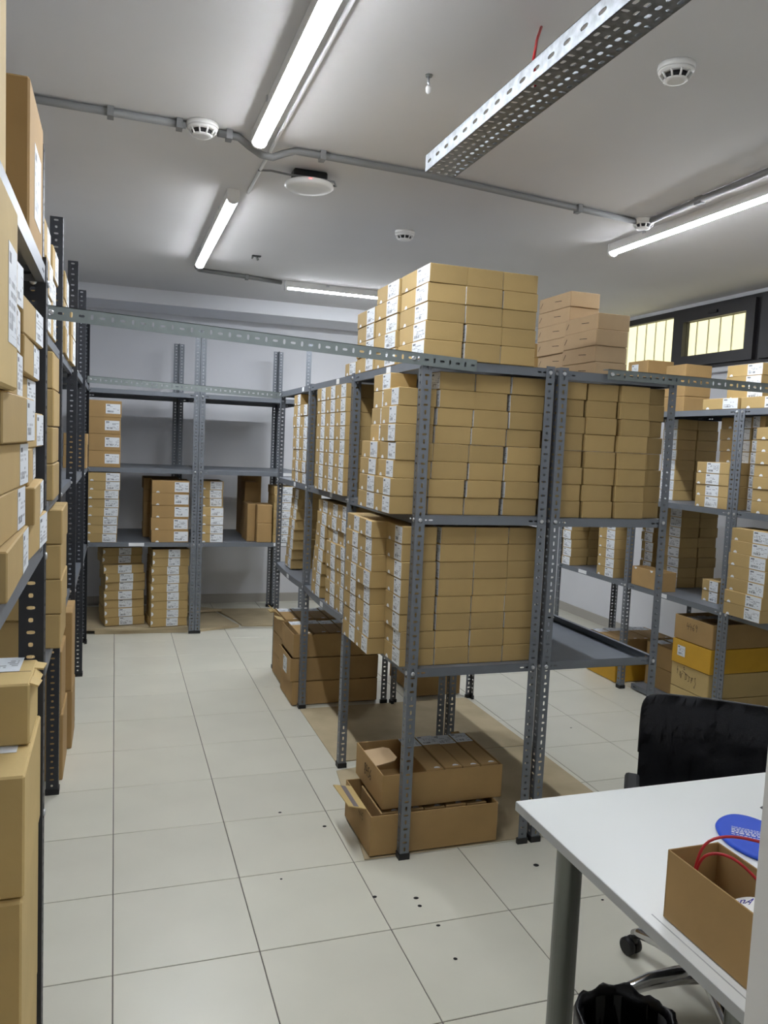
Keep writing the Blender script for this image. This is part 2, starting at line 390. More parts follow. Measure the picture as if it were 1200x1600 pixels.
# middle rack, aisle row
PW = 0.039
XA, XB_ = 1.08, 1.648; YI = [0.42, 1.337, 2.250, 3.160]; LI = [0.775, 1.380, 1.978]
b1 = (XA, 0.42, 0)
rackA = thing('shelving_rack', b1, 'grey slotted steel rack packed with shoeboxes in the middle of the room', 'shelving rack')
for i, y in enumerate(YI):
    r0, r1 = (0, 90)
    if i == len(YI)-1: r0, r1 = (270, 180)
    add_post(rackA, b1, XA, y, r0, 1.985, PW, LI); add_post(rackA, b1, XB_, y, r1, 1.985, PW, LI)
TK = {0: [(0.2,0.05)], 1: [(0.05,0.05)], 2: [(0.0,0.06)]}
for i in range(3):
    y0, y1 = YI[i], YI[i+1]
    for j, z in enumerate(LI):
        sag = 0.0
        if j == 0 and i > 0: sag = 0.014
        tg = [(0.05+0.1*i, 0.055)] if j == 2 else ([(0.1, 0.05)] if j == 1 and i else ([(-0.02, 0.06)] if j == 0 and i else []))
        add_shelf(rackA, b1, (XA+XB_)/2, (y0+y1)/2+0.002, z, y1-y0-0.008, XB_-XA-0.008, 'y', sag, False, tg)
# middle rack, far row
XC, XD = 1.672, 2.240
b2 = (XC, 0.42, 0)
rackB = thing('shelving_rack', b2, 'grey slotted steel rack joined to the right of the middle rack, lowest shelf empty', 'shelving rack')
for i, y in enumerate(YI[:3]):
    r0, r1 = (0, 90) if i < 2 else (270, 180)
    add_post(rackB, b2, XC, y, r0, 1.985, PW, LI); add_post(rackB, b2, XD, y, r1, 1.985, PW, LI)
for i in range(2):
    y0, y1 = YI[i], YI[i+1]
    for j, z in enumerate(LI):
        inv = (j == 0 and i == 0)
        add_shelf(rackB, b2, (XC+XD)/2, (y0+y1)/2+0.002, z-0.004 if not inv else z+0.0, y1-y0-0.008, XD-XC-0.008, 'y', 0, inv)
# back rack
XK = [-0.272, 0.6325, 0.6355, 1.552]; YK0, YK1 = 4.25, 5.24; LK = [0.765, 1.365, 1.985]
b3 = (XK[0], YK0, 0)
rackC = thing('shelving_rack', b3, 'tall grey slotted steel rack standing along the back wall', 'shelving rack')
for k, x in enumerate(XK):
    add_post(rackC, b3, x, YK0, 0 if k in (0, 2) else 90, 2.50, 0.044, LK)
for x, rb in ((-0.30, 270), (0.5325, 180), (0.5355, 270), (1.4585, 180), (1.4615, 270)):
    add_post(rackC, b3, x, YK1, rb, 2.48, 0.046, LK)
for (x0, x1) in ((XK[0], XK[1]), (XK[2], XK[3])):
    for j, z in enumerate(LK):
        tg = [] if j == 2 else ([(-0.02, 0.12)] if x0 < 0 else [(0.24 if j == 0 else 0.3, 0.11)])
        if j == 1 and x0 < 0: tg = []
        add_shelf(rackC, b3, (x0+x1)/2, (YK0+YK1)/2, z, x1-x0-0.008, YK1-YK0-0.008, 'x', 0, False, tg)
# right rack
XR0, XR1 = 3.38, 3.945; YRR = [0.36, 1.292, 2.222, 3.150]; LR = [0.757, 1.350, 1.938]
b4 = (XR0, 0.36, 0)
rackD = thing('shelving_rack', b4, 'grey slotted steel rack under the high windows along the right wall', 'shelving rack')
for i, y in enumerate(YRR):
    if i in (0, 1, 2): add_post(rackD, b4, XR0, y, 0, 1.937, PW, LR); add_post(rackD, b4, XR1, y, 90, 1.937, PW, LR)
    if i in (1, 3): add_post(rackD, b4, XR0, y-0.003, 270, 1.937, PW, LR); add_post(rackD, b4, XR1, y-0.003, 180, 1.937, PW, LR)
for i in range(3):
    y0, y1 = YRR[i], YRR[i+1]
    for j, z in enumerate(LR):
        tg = [(-0.1, 0.11)] if (j == 0 and i > 0) else ([(0.32, 0.06)] if j == 0 else ([(-0.3,0.06)] if j == 1 and i == 1 else []))
        add_shelf(rackD, b4, (XR0+XR1)/2, (y0+y1)/2, z, y1-y0-0.012, XR1-XR0-0.008, 'y', 0, False, tg)
add_shelf(rackD, b4, (XR0+XR1)/2+0.05, (YRR[1]+YRR[2])/2, 0.042, 0.90, 0.5, 'y')
# left rack
YE = [-1.42, -0.50, 0.42, 1.337, 2.255, 3.172, 4.09]; XEF = [-0.158, -0.162, -0.243, -0.238, -0.215, -0.205, -0.205]; PL = 0.052
LE = [[1.402, 2.00], [0.775, 1.38, 1.985], [0.775, 1.38, 1.985], [0.775, 1.38, 1.985], [0.775, 1.38, 1.985], [0.775, 1.38, 1.985]]
b5 = (-0.16, -0.5, 0)
rackE = thing('shelving_rack', b5, 'tall grey slotted steel rack full of cartons along the left side', 'shelving rack')
for i, y in enumerate(YE):
    r1, r0 = (90, 0) if i < 6 else (180, 270)
    hp = 2.02 if i < 2 else 2.55
    add_post(rackE, b5, XEF[i], y, r1, hp, PL, LE[min(i, 5)] if i else [], m=SHADE_STEEL); add_post(rackE, b5, XEF[i]-0.565, y, r0, hp, PL, m=SHADE_STEEL)
for i in range(6):
    y0, y1 = YE[i], YE[i+1]; xf = min(XEF[i], XEF[i+1]) if i else -0.160
    if i == 1: xf = -0.243
    for z in LE[i]:
        add_shelf(rackE, b5, xf-0.2825, (y0+y1)/2, z, y1-y0-0.008, 0.557, 'y')

def tie_bar(p0, p1, label, wd=0.045, cut=0.0):
    p0, p1 = Vector(p0), Vector(p1); L = (p1-p0).length; d = (p1-p0)/L
    s = MB(); t = 0.0022
    s.strip((0,0,0), (1,0,0), (0,0,-1), (0,-1,0), L, wd, t, 0.032, PATT, (0.0095, 0.0045))
    s.strip((0,0,0), (1,0,0), (0,1,0), (0,0,1), L-cut, wd*0.9, t, 0.032, PATT, (0.0095, 0.0045))
    o = tag(link('tie_bar', s.mesh('tie_bar', True), TIE), label, 'steel bar', 'slotted tie bars between the racks')
    o.location = p0; o.rotation_euler = (0, math.asin(-d.z), math.atan2(d.y, d.x))
    for u in (0.02, L-0.26 if L > 1.4 else L-0.02): link('bolt', BOLT, None, o, (u, 0.0, -wd*0.5), (PI/2,0,0))
    return o
tie_bar((-0.235,0.411,2.048), (1.30,0.411,1.985), 'long slotted steel tie bar crossing the aisle from left rack to middle rack', cut=0.25)
tie_bar((-0.19,3.150,2.005), (1.10,3.150,1.975), 'slotted steel tie bar crossing the far end of the aisle')
tie_bar((1.89,0.411,1.993), (3.40,0.411,1.985), 'slotted steel tie bar from the middle rack to the right rack', 0.042)

# ------------------------------------------------------------------ shoeboxes
BM = {}
def box_mesh(L, W, H, material):
    k = (round(L,3), round(W,3), round(H,3), material.name)
    if k not in BM:
        me = bevel_box('shoebox', L, W, H, 0.0022); me.materials.append(material); BM[k] = me
    return BM[k]
SM = {}
def sticker_mesh(w_, h_):
    k = (round(w_,3), round(h_,3))
    if k not in SM:
        me = MB().box(-w_/2, w_/2, -0.0006, 0, 0, h_).mesh('sticker'); me.materials.append(STICK); SM[k] = me
        uv = me.uv_layers.new(name='UVMap')
        for lp in me.loops:
            c = me.vertices[lp.vertex_index].co; uv.data[lp.index].uv = ((c.x+w_/2)/w_, c.z/h_)
    return SM[k]
def thumb_mesh(r, side):
    k = ('t', r, side)
    if k not in SM:
        n = 9; a0 = 0 if side == 'b' else -PI/2
        poly = [(r*math.cos(a0+PI*i/n), r*1.0*math.sin(a0+PI*i/n)) for i in range(n+1)]
        s = MB(); s.prism(poly, -0.0007, 0.0, 'y'); me = s.mesh('thumb_hole', True); me.materials.append(PAPER); SM[k] = me
    return SM[k]
def slit_mesh(w_):
    k = ('s', round(w_,3))
    if k not in SM:
        me = MB().box(-w_/2, w_/2, -0.0005, 0, -0.0012, 0.0012).mesh('slit'); me.materials.append(DARK); SM[k] = me
    return SM[k]
ORD = ['bottom', 'second from bottom', 'third from bottom', 'fourth from bottom', 'fifth from bottom', 'sixth from bottom', 'seventh from bottom', 'eighth from bottom', 'ninth from bottom', 'tenth from bottom']
def pos_word(i, n):
    if n == 1: return ''
    if i == 0: return 'bottom '
    if i == n-1: return 'top '
    return ORD[i] + ' '
ROT = {'-y': 0.0, '-x': -PI/2, '+x': PI/2, '+y': PI}
NBOX = 0
STUFF = []
def build_stuff():
    bm = bmesh.new(); mats = []
    uvl = bm.loops.layers.uv.new('UVMap')
    for me, M0 in STUFF:
        mt = me.materials[0]
        if mt not in mats: mats.append(mt)
        mi = mats.index(mt); src = me.uv_layers.active.data if me.uv_layers else None
        vs = [bm.verts.new(M0 @ v.co) for v in me.vertices]
        for p in me.polygons:
            f = bm.faces.new([vs[i] for i in p.vertices]); f.material_index = mi; f.smooth = False
            if src:
                for lp, li in zip(f.loops, p.loop_indices): lp[uvl].uv = src[li].uv
    me = bpy.data.meshes.new('shoebox_rows'); bm.to_mesh(me); bm.free()
    for mt in mats: me.materials.append(mt)
    o = bpy.data.objects.new('shoebox_rows', me); COL.objects.link(o)
    tag(o, 'remaining rows of small shoeboxes deeper in the middle, back and right racks', 'shoeboxes', kind='stuff')
def stack(desc, x0, y0, z0, n, L, W, H, face='-x', lean=(0,0), lab=(0.55, 1.0), labh=(0.02, 0.98), thumb=0.22, tside='b', group='shoeboxes on the racks', m=K, jit=0.004, jr=0.9, slits=False, colour='kraft', skip=(), stuff=False, rz=0.0):
    """x0,y0: minimum corner of the stack's footprint at the bottom; L along the label face, W depth"""
    global NBOX
    dx, dy = (L, W) if face in ('-y', '+y') else (W, L)
    for i in range(n):
        if i in skip: continue
        jx = random.uniform(-jit, jit) if i else 0; jy = random.uniform(-jit, jit) if i else 0
        f = i/max(1, n-1)
        cx, cy = x0+dx/2+lean[0]*f+jx, y0+dy/2+lean[1]*f+jy
        word = pos_word(i, n)
        if stuff:
            M0 = Matrix.Translation((cx, cy, z0+0.0006+i*H)) @ Matrix.Rotation(ROT[face]+math.radians(random.uniform(-jr, jr)), 4, 'Z')
            STUFF.append((box_mesh(L, W, H-0.0008, m), M0))
            if lab:
                w_ = (lab[1]-lab[0])*L-0.003; h_ = (labh[1]-labh[0])*H-0.003
                STUFF.append((sticker_mesh(w_, h_), M0 @ Matrix.Translation((-L/2+(lab[0]+lab[1])/2*L, -W/2-0.0002, labh[0]*H+0.001))))
            if thumb is not None: STUFF.append((thumb_mesh(0.0135, 'b'), M0 @ Matrix.Translation((-L/2+thumb*L, -W/2-0.0002, 0.002))))
            continue
        lb = ('%s shoebox, %s%s' % (colour, (word.strip()+' of ' if word else ''), desc))
        o = link('shoebox', box_mesh(L, W, H-0.0008, m), None, None, (cx, cy, z0+0.0006+i*H), (0,0,ROT[face]+math.radians(rz+random.uniform(-jr, jr))))
        tag(o, lb, 'shoebox', group); NBOX += 1
        if lab:
            w_ = (lab[1]-lab[0])*L-0.003; h_ = (labh[1]-labh[0])*H-0.003
            link('sticker', sticker_mesh(w_, h_), None, o, (-L/2+(lab[0]+lab[1])/2*L, -W/2-0.0002, labh[0]*H+0.001))
        if thumb is not None:
            if tside == 'b': link('thumb_hole', thumb_mesh(0.0135, 'b'), None, o, (-L/2+thumb*L, -W/2-0.0002, 0.002))
            else: link('thumb_hole', thumb_mesh(0.017, 'l'), None, o, (-L/2+0.004, -W/2-0.0002, H*0.5))
        if slits:
            for u, wd_, tilt in ((-0.12, 0.06, 0.06), (0.42, 0.03, -0.9)):
                link('slit', slit_mesh(wd_), None, o, (u*L*-1, -W/2-0.0002, H*0.52), (0, tilt, 0))

HI = 0.0697
gA = 'kraft shoeboxes on the middle rack'
zU, zL, zT = LI[1], LI[0], LI[2]
# upper front bay of the middle rack
stack('corner column, upper front bay, middle rack', 0.985, 0.4625, zU, 7, 0.19, 0.155, HI, lean=(0.020,0), group=gA)
for k, (x, nm) in enumerate(((1.1455,'second'),(1.3045,'third'),(1.473,'fourth'))):
    stack('%s front column, upper front bay, middle rack' % nm, x, 0.4630, zU, 8, 0.19, 0.151, HI, lean=(0.027-0.009*k,0), group=gA, jit=0.005, jr=1.6)
stack('short column behind the corner, upper bay, middle rack', 0.985, 0.657, zU, 4, 0.215, 0.155, HI, group=gA, lean=(0.008,0))
stack('recessed column on the short column, upper bay, middle rack', 1.028, 0.66, zU+4*HI, 4, 0.212, 0.115, HI, group=gA, lean=(0.012,0))
# lower front bay
stack('corner column, lower front bay, middle rack', 1.055, 0.4625, zL, 8, 0.187, 0.146, HI, group=gA, lean=(-0.008,0), jit=0.003)
for k, (x, nm) in enumerate(((1.2065,'second'),(1.358,'third'),(1.508,'fourth'))):
    stack('%s front column, lower front bay, middle rack' % nm, x, 0.4625+0.001*k, zL, 8, 0.19, 0.148 if k < 2 else 0.131, HI, group=gA, jit=0.003, jr=0.6)
stack('overhanging column beside the corner, lower bay, middle rack', 0.985, 0.657, zL, 8, 0.185, 0.155, HI, group=gA, lean=(-0.004,-0.004))
stack('overhanging column next to second post, lower bay, middle rack', 0.985, 0.848, zL, 8, 0.185, 0.155, HI, group=gA)
# second bay
for y, nm in ((1.375,'nearest'),(1.578,'centre'),(1.781,'farthest')):
    stack('%s column, upper second bay, middle rack' % nm, 1.058, y, zU, 8, 0.197, 0.155, HI, group=gA, lab=(0.5,0.95), jit=0.002, jr=0.4, stuff=(nm != 'nearest'))
stack('nearest column, lower second bay, middle rack', 1.095, 1.385, zL-0.007, 8, 0.19, 0.155, HI, group=gA, lab=(0.5,0.97), jit=0.006, stuff=True)
stack('centre column, lower second bay, middle rack', 1.095, 1.590, zL-0.012, 8, 0.195, 0.155, HI, group=gA, lab=(0.5,0.97), lean=(0,-0.01), jit=0.005, stuff=True)
stack('slanting farthest column, lower second bay, middle rack', 1.09, 1.885, zL-0.012, 8, 0.21, 0.155, HI, group=gA, lab=(0.5,0.97), lean=(0.005,-0.09), jit=0.002, stuff=True)
# third bay
stack('seven-box column, upper third bay, middle rack', 1.085, 2.31, zU, 7, 0.215, 0.155, HI, group=gA, stuff=True)
stack('inner column, upper third bay, middle rack', 1.09, 2.535, zU, 8, 0.2, 0.155, HI, group=gA, stuff=True)
stack('strongly leaning column, lower third bay, middle rack', 1.13, 2.86, zL-0.006, 8, 0.19, 0.155, HI, group=gA, lean=(0,-0.17), jit=0.002, lab=(0.5,0.97))
# on top of the middle rack
HT = 0.0706
stack('tall corner column on top of middle rack', 1.083, 0.419, zT, 5, 0.302, 0.155, HT, group=gA, lean=(0.006,0), lab=(0.56,1.0), thumb=0.2)
stack('second tall column on top of middle rack front', 1.247, 0.418, zT, 5, 0.298, 0.152, HT, group=gA, jit=0.003)
stack('third tall column on top of middle rack front', 1.402, 0.420, zT, 5, 0.298, 0.150, HT, group=gA, jit=0.003)
stack('five-box column behind the corner on top of middle rack', 1.083, 0.742, zT, 5, 0.292, 0.155, HT, group=gA, lab=(0.5,0.98), thumb=0.2)
stack('four-box column at the rear on top of middle rack', 1.083, 1.042, zT, 4, 0.27, 0.155, HT, group=gA, lab=(0.55,0.98), thumb=0.2)
stack('single box lying alone on top of middle rack', 1.085, 1.325, zT, 1, 0.19, 0.10, 0.062, group=gA, lab=(0.4,0.95))
# right row of the middle rack
zRU, zRT = LI[1]-0.004, LI[2]-0.004
for k, (x, wd, nm, y) in enumerate(((1.692,0.130,'first',0.452),(1.831,0.144,'second',0.446),(1.984,0.142,'third',0.438),(2.135,0.092,'fourth',0.470))):
    stack('%s front column, right bay, joined middle rack' % nm, x, y, zRU, 8, 0.215, wd, HI, group=gA, lab=None, thumb=None, jit=0.005, jr=1.2, lean=(-0.004,0))
stack('four-box slit-sided pile on top of joined middle rack', 1.950, 0.60, zRT, 4, 0.275, 0.158, HI, group=gA, lab=None, thumb=None, slits=True, m=KP, colour='pale kraft', jit=0.005, jr=1.5)
stack('six-box slit-sided pile on top of joined middle rack', 1.990, 0.90, zRT, 6, 0.29, 0.158, HT, group=gA, lab=None, thumb=None, slits=True, m=KP, colour='pale kraft', jit=0.006, jr=1.5)
stack('small rear pile on top of joined middle rack', 2.0, 1.25, zRT, 3, 0.2, 0.15, 0.073, group=gA, lab=None, thumb=None)
# back rack
gC = 'shoeboxes on the back rack'
stack('deep four-box column on upper shelf of back rack', -0.228, 4.262, LK[1], 4, 0.255, 0.33, 0.1315, '-y', group=gC, lab=(0.53,0.97), labh=(0.22,0.82), thumb=None, colour='brown', m=KB, jit=0.002)
stack('eight-box left column on middle shelf of back rack', -0.235, 4.256, LK[0], 8, 0.245, 0.33, 0.0698, '-y', group=gC, lab=(0.55,0.99), thumb=0.13, lean=(0.018,0))
stack('wide five-box column on middle shelf of back rack', 0.274, 4.262, LK[0], 5, 0.295, 0.33, 0.1015, '-y', group=gC, lab=(0.6,0.99), labh=(0.08,0.9), thumb=0.16, m=KB, colour='brown', jit=0.003)
stack('four-box front column beside centre post, back rack', 0.672, 4.262, LK[0], 4, 0.178, 0.30, 0.0728, '-y', group=gC, lab=(0.4,1.0), thumb=0.12)
stack('shaded upper trio beside centre post, back rack', 0.655, 4.36, LK[0]+4*0.0728, 3, 0.2, 0.30, 0.0715, '-y', group=gC, lab=(0.45,0.95), thumb=0.2)
stack('label-fronted column right of middle shelf, back rack', 1.275, 4.262, LK[0], 7, 0.24, 0.3, 0.0688, '-y', group=gC, lab=(0.2,0.75), thumb=None, stuff=True)
stack('left column on floor sheets, back rack', -0.10, 4.41, 0.052, 7, 0.318, 0.27, 0.0728, '-y', group=gC, lab=(0.35,0.7), thumb=0.0, tside='l', jit=0.010, jr=2.0, lean=(0.0,0), rz=9)
stack('shaded topmost pair on floor, back rack', -0.125, 4.47, 0.052+7*0.0728, 2, 0.318, 0.27, 0.066, '-y', group=gC, lab=(0.4,0.72), thumb=0.0, tside='l', rz=9)
stack('nine-box column beside centre post on floor, back rack', 0.264, 4.318, 0.052, 9, 0.30, 0.27, 0.0722, '-y', group=gC, lab=(0.42,0.75), thumb=0.0, tside='l', jit=0.006, jr=1.0, lean=(0.012,0), rz=6)
stack('second row behind the wide column, back rack', 0.222, 4.62, LK[0], 5, 0.295, 0.33, 0.1015, '-y', m=KB, lab=None, thumb=None, stuff=True)
# plain cartons on the back rack
def carton(desc, x0, x1, y0, y1, z0, z1, m=KB, group=None, name='carton', rz=0.0, cat='box'):
    o = link(name, bevel_box('carton', x1-x0, y1-y0, z1-z0-0.001, 0.004), m, None, ((x0+x1)/2, (y0+y1)/2, z0+0.0006), (0,0,math.radians(rz)))
    # closing seam of the top flaps
    link('flap_seam', MB().box(-(x1-x0)/2+0.006, (x1-x0)/2-0.006, -0.0012, 0.0012, 0, 0.0004).mesh('flap_seam'), DARK, o, (0,0,z1-z0-0.0012))
    return tag(o, desc, cat, group)
gb = 'plain brown boxes on the back rack'
carton('small plain brown box low at right on back rack middle shelf', 1.135, 1.262, 4.27, 4.5, LK[0], 0.929, KB, gb)
carton('small plain brown box stacked on another, back rack middle shelf', 1.135, 1.262, 4.275, 4.5, 0.929, 1.087, KB, gb)
carton('plain brown box lower rear beside the small pair, back rack', 1.06, 1.13, 4.33, 4.62, LK[0], 1.09, KB, gb)
carton('plain brown box on top behind the small pair, back rack', 1.08, 1.2, 4.63, 4.80, LK[0], 1.26, KB, gb)
carton('tall plain brown box in the shadow behind, back rack', 1.08, 1.258, 4.82, 5.10, LK[0], 1.315, KB, gb)
# right rack
gD = 'shoeboxes on the right rack'
Hr = 0.0688
stack('four-box front column, middle shelf, right rack', 3.384, 1.335, LR[1], 4, 0.275, 0.155, Hr, group=gD, lab=(0.31,0.72), thumb=0.1)
stack('inner column behind the four-box pile, right rack', 3.548, 1.36, LR[1], 8, 0.26, 0.155, Hr, group=gD, lab=(0.55,0.95), thumb=0.3, stuff=True)
stack('far-end column, middle shelf, right rack', 3.585, 2.06, LR[1], 8, 0.155, 0.155, Hr, group=gD, lab=(0.05,0.95), thumb=None)
stack('inner far-end column, middle shelf, right rack', 3.748, 2.06, LR[1], 8, 0.155, 0.17, Hr, group=gD, lab=None, thumb=None, stuff=True)
stack('seven-box column right of double post, middle shelf, right rack', 3.39, 0.88, LR[1], 7, 0.278, 0.155, Hr, group=gD, lab=(0.6,0.97), thumb=0.2, stuff=True)
stack('slim label-fronted column behind double post, right rack', 3.47, 1.180, LR[1], 8, 0.098, 0.155, Hr, group=gD, lab=(0.05,0.6), thumb=None, stuff=True)
stack('jutting seven-box column, lower shelf, right rack', 3.333, 0.966, LR[0], 7, 0.280, 0.155, 0.0716, group=gD, lab=(0.58,1.0), thumb=0.14, lean=(0.02,0))
stack('label-fronted far column, lower shelf, right rack', 3.617, 2.0, LR[0], 8, 0.19, 0.15, Hr, jit=0.002, jr=0.4, group=gD, lab=(0.4,1.0), thumb=None)
stack('inner far column, lower shelf, right rack', 3.775, 2.0, LR[0], 8, 0.19, 0.15, Hr, group=gD, lab=None, thumb=None, stuff=True)
stack('short pair beside the double post, lower shelf, right rack', 3.50, 1.48, LR[0], 2, 0.14, 0.16, 0.068, group=gD, lab=(0.45,1.0), thumb=0.2)
stack('column just past the single post, lower shelf, right rack', 3.60, 2.262, LR[0], 8, 0.128, 0.155, Hr, group=gD, lab=(0.3,1.0), thumb=0.12, stuff=True)
stack('front column in far bay, lower shelf, right rack', 3.386, 2.40, LR[0], 8, 0.205, 0.155, Hr, group=gD, lab=(0.5,1.0), thumb=0.15, lean=(0,0.012))
stack('farthest column in far bay, lower shelf, right rack', 3.386, 2.975, LR[0], 8, 0.125, 0.155, Hr, group=gD, lab=(0.1,1.0), thumb=None, stuff=True)
stack('inner farthest column in far bay, lower shelf, right rack', 3.55, 2.975, LR[0], 8, 0.125, 0.155, Hr, group=gD, lab=None, thumb=None, stuff=True)
stack('single front box on top of right rack', 3.384, 1.318, LR[2], 1, 0.288, 0.155, 0.066, group=gD, lab=(0.58,1.0), thumb=0.16)
stack('second single box on top of right rack near right edge', 3.39, 1.0, LR[2], 1, 0.3, 0.155, 0.066, group=gD, lab=(0.6,1.0), thumb=0.2)
stack('four-box pile on top of right rack below window', 3.55, 1.315, LR[2], 4, 0.285, 0.16, 0.0695, group=gD, lab=(0.58,1.0), thumb=0.13, jit=0.008)
gw = 'plain boxes below the window on the right rack'
for k in range(3):
    o = carton('brown box, %s of plain pile left of the window post' % ('bottom','middle','top')[k], 3.50, 3.71, 1.925, 2.125, LR[2]+0.105*k, LR[2]+0.105*(k+1), KB, gw)
    o = carton('brown box, %s of farther pile under first window' % ('bottom','middle','top')[k], 3.50, 3.72, 2.325, 2.55, LR[2]+0.125*k, LR[2]+0.125*(k+1), KB, gw)
    if k == 2: link('sticker', sticker_mesh(0.075,0.07), None, o, (-0.1102, 0.03, 0.03), (0,0,-PI/2))
# left rack
gE = 'boxes on the left rack'
zz = LE[0][0]
stack('far column below dark shelf edge, left rack', -0.315, -0.83, zz, 7, 0.30, 0.155, HI, '+x', group=gE, lab=(0.58,1.0), thumb=None, jit=0.012, jr=3.0, lean=(-0.02,0.02))
stack('near column at left picture edge, left rack', -0.318, -1.205, zz, 4, 0.335, 0.16, 0.0745, '+x', group=gE, lab=(0.7,1.0), thumb=None, jit=0.010, jr=3.0)
stack('smaller boxes over the near column, left rack', -0.315, -1.075, zz+4*0.0745+0.0008, 3, 0.205, 0.145, 0.075, '+x', group=gE, lab=(0.55,1.0), thumb=None, jit=0.008, jr=3.0)
def parcel(desc, x0, x1, y0, y1, z0, z1, m=KB, st=None, group='cartons on the left rack'):
    o = carton(desc, x0, x1, y0, y1, z0, z1, m, group)
    if st:
        face, u, v, a, b = st
        if face == '+x': link('sticker', sticker_mesh(a, b), None, o, ((x1-x0)/2+0.0002, u, v), (0,0,PI/2))
        elif face == 'top': link('sticker', sticker_mesh(a, b), None, o, (u, v, z1-z0-0.0002), (-PI/2,0,0))
    return o
parcel('carton with a big white label amid the left rack boxes', -0.32, -0.150, -1.355, -1.145, zz+4*0.0745+0.001, zz+0.55, KT, ('+x', 0.045, 0.06, 0.09, 0.13))
zt = LE[0][1]
parcel('tall brown carton standing on the top left shelf', -0.42, -0.168, -0.80, -0.525, zt, zt+0.275, KB, ('+x', 0.02, 0.05, 0.13, 0.14))
parcel('big carton cut by the top left picture corner', -0.50, -0.172, -1.40, -1.09, zt, zt+0.40, KT, ('+x', 0.0, 0.08, 0.16, 0.2))
# floor cartons under the left rack
parcel('large tan carton on the floor under the left rack', -0.66, -0.170, -0.86, -0.515, 0.0, 0.39, KT)
parcel('second tan carton up from the floor, left rack', -0.66, -0.169, -0.86, -0.515, 0.391, 0.765, KT)
parcel('large tan carton with a label on its lid, left rack', -0.66, -0.166, -0.85, -0.51, 0.766, 1.005, KT, ('top', 0.165, -0.05, 0.11, 0.14))
ct = parcel('torn flat carton lying on the large one, left rack', -0.66, -0.172, -0.70, -0.515, 1.006, 1.135, KT, ('top', 0.155, 0.0, 0.12, 0.11))
for k, (a, w_, tl) in enumerate(((-0.06,0.05,25),(0.0,0.07,50),(0.05,0.05,10))):
    sx = MB(); sx.prism([(0,-w_/2),(0.018,-w_/2.4),(0.022,w_/2.2),(0,w_/2)], 0, 0.004, 'z'); link('torn_flap', sx.mesh('torn_flap', True), KT, ct, (0.242, a, 0.124), (0, math.radians(tl), 0))
parcel('lower carton at the bottom left picture corner', -0.66, -0.185, -1.40, -1.10, 0.0, 0.5, KT)
parcel('upper carton at the bottom left picture corner', -0.66, -0.19, -1.40, -1.105, 0.501, 1.09, KT)
for k in range(2):
    parcel('brown carton, %s of pair behind the nearest post' % ('lower','upper')[k], -0.55, -0.252, 0.10, 0.38, LE[1][0]+0.155*k, LE[1][0]+0.155*(k+1)-0.001, K)
parcel('wide brown carton on the pair behind the nearest post', -0.55, -0.250, 0.09, 0.38, LE[1][0]+0.31, LE[1][0]+0.45, K)
# third bay of the left rack
z = LE[2][0]
for k in range(4):
    parcel('olive brown carton, %s of jutting pile past first tall post' % ('bottom','second','third','top')[k], -0.56, -0.212+0.004*(k%2), 0.95, 1.325, z+0.140*k, z+0.140*(k+1)-0.001, K, None)
z = LE[2][1]
for k in range(4):
    parcel('brown box, %s of pile on the middle shelf past first tall post' % ('bottom','second','third','top')[k], -0.55, -0.232-0.003*(k%2), 0.80, 1.12, z+0.139*k, z+0.139*(k+1)-0.001, K)
z = LE[2][2]
stack('near labelled column on top of left rack', -0.445, 0.487, z, 3, 0.25, 0.205, 0.117, '+x', group=gE, lab=(0.4,1.0), thumb=None, jit=0.006)
stack('next labelled column on top of left rack', -0.445, 0.745, z, 3, 0.25, 0.205, 0.108, '+x', group=gE, lab=(0.4,1.0), thumb=None, jit=0.006)
stack('third labelled column on top of left rack', -0.435, 1.40, z, 3, 0.36, 0.205, 0.118, '+x', group=gE, lab=(0.4,1.0), thumb=None, jit=0.006)
stack('fourth labelled column on top of left rack', -0.43, 1.85, z, 2, 0.34, 0.205, 0.13, '+x', group=gE, lab=(0.4,1.0), thumb=None, jit=0.006)
stack('pile of three at the far end, left rack', -0.36, 3.60, LE[5][1], 3, 0.155, 0.25, 0.082, '-y', group=gE, lab=None, thumb=None, m=KB, colour='brown')
parcel('brown carton on floor beside second tall post', -0.62, -0.228, 1.49, 1.83, 0.0, 0.318, KB)
parcel('brown carton stacked beside second tall post', -0.62, -0.236, 1.49, 1.81, 0.319, 0.62, KB)
parcel('tall brown carton on floor before third tall post', -0.62, -0.207, 1.88, 2.2, 0.0, 0.305, KB)
parcel('slim upper carton before third tall post', -0.62, -0.21, 1.88, 2.2, 0.306, 0.72, KB)

# ------------------------------------------------------------------ open cardboard trays
def tray(desc, x0, x1, y0, y1, z0, h, m=KB, cat='tray', group='open cardboard trays', rz=0.0, t=0.005, name='cardboard_tray', extras=None, rail=True):
    """open box; returns root mesh. outer walls with thickness, slight cut-outs are separate parts"""
    L, W = x1-x0, y1-y0
    root = thing(name, ((x0+x1)/2, (y0+y1)/2, z0+0.0008), desc, cat, group, math.radians(rz))
    link('base', MB().box(-L/2+t, L/2-t, -W/2+t, W/2-t, 0, t).mesh('base'), m, root)
    for (a, b, c, d) in ((-L/2, L/2, -W/2, -W/2+t), (-L/2, L/2, W/2-t, W/2), (-L/2, -L/2+t, -W/2+t, W/2-t), (L/2-t, L/2, -W/2+t, W/2-t)):
        me = bevel_box('wall', b-a, d-c, h-0.001, 0.0012); link('wall', me, m, root, ((a+b)/2, (c+d)/2, 0))
    return root
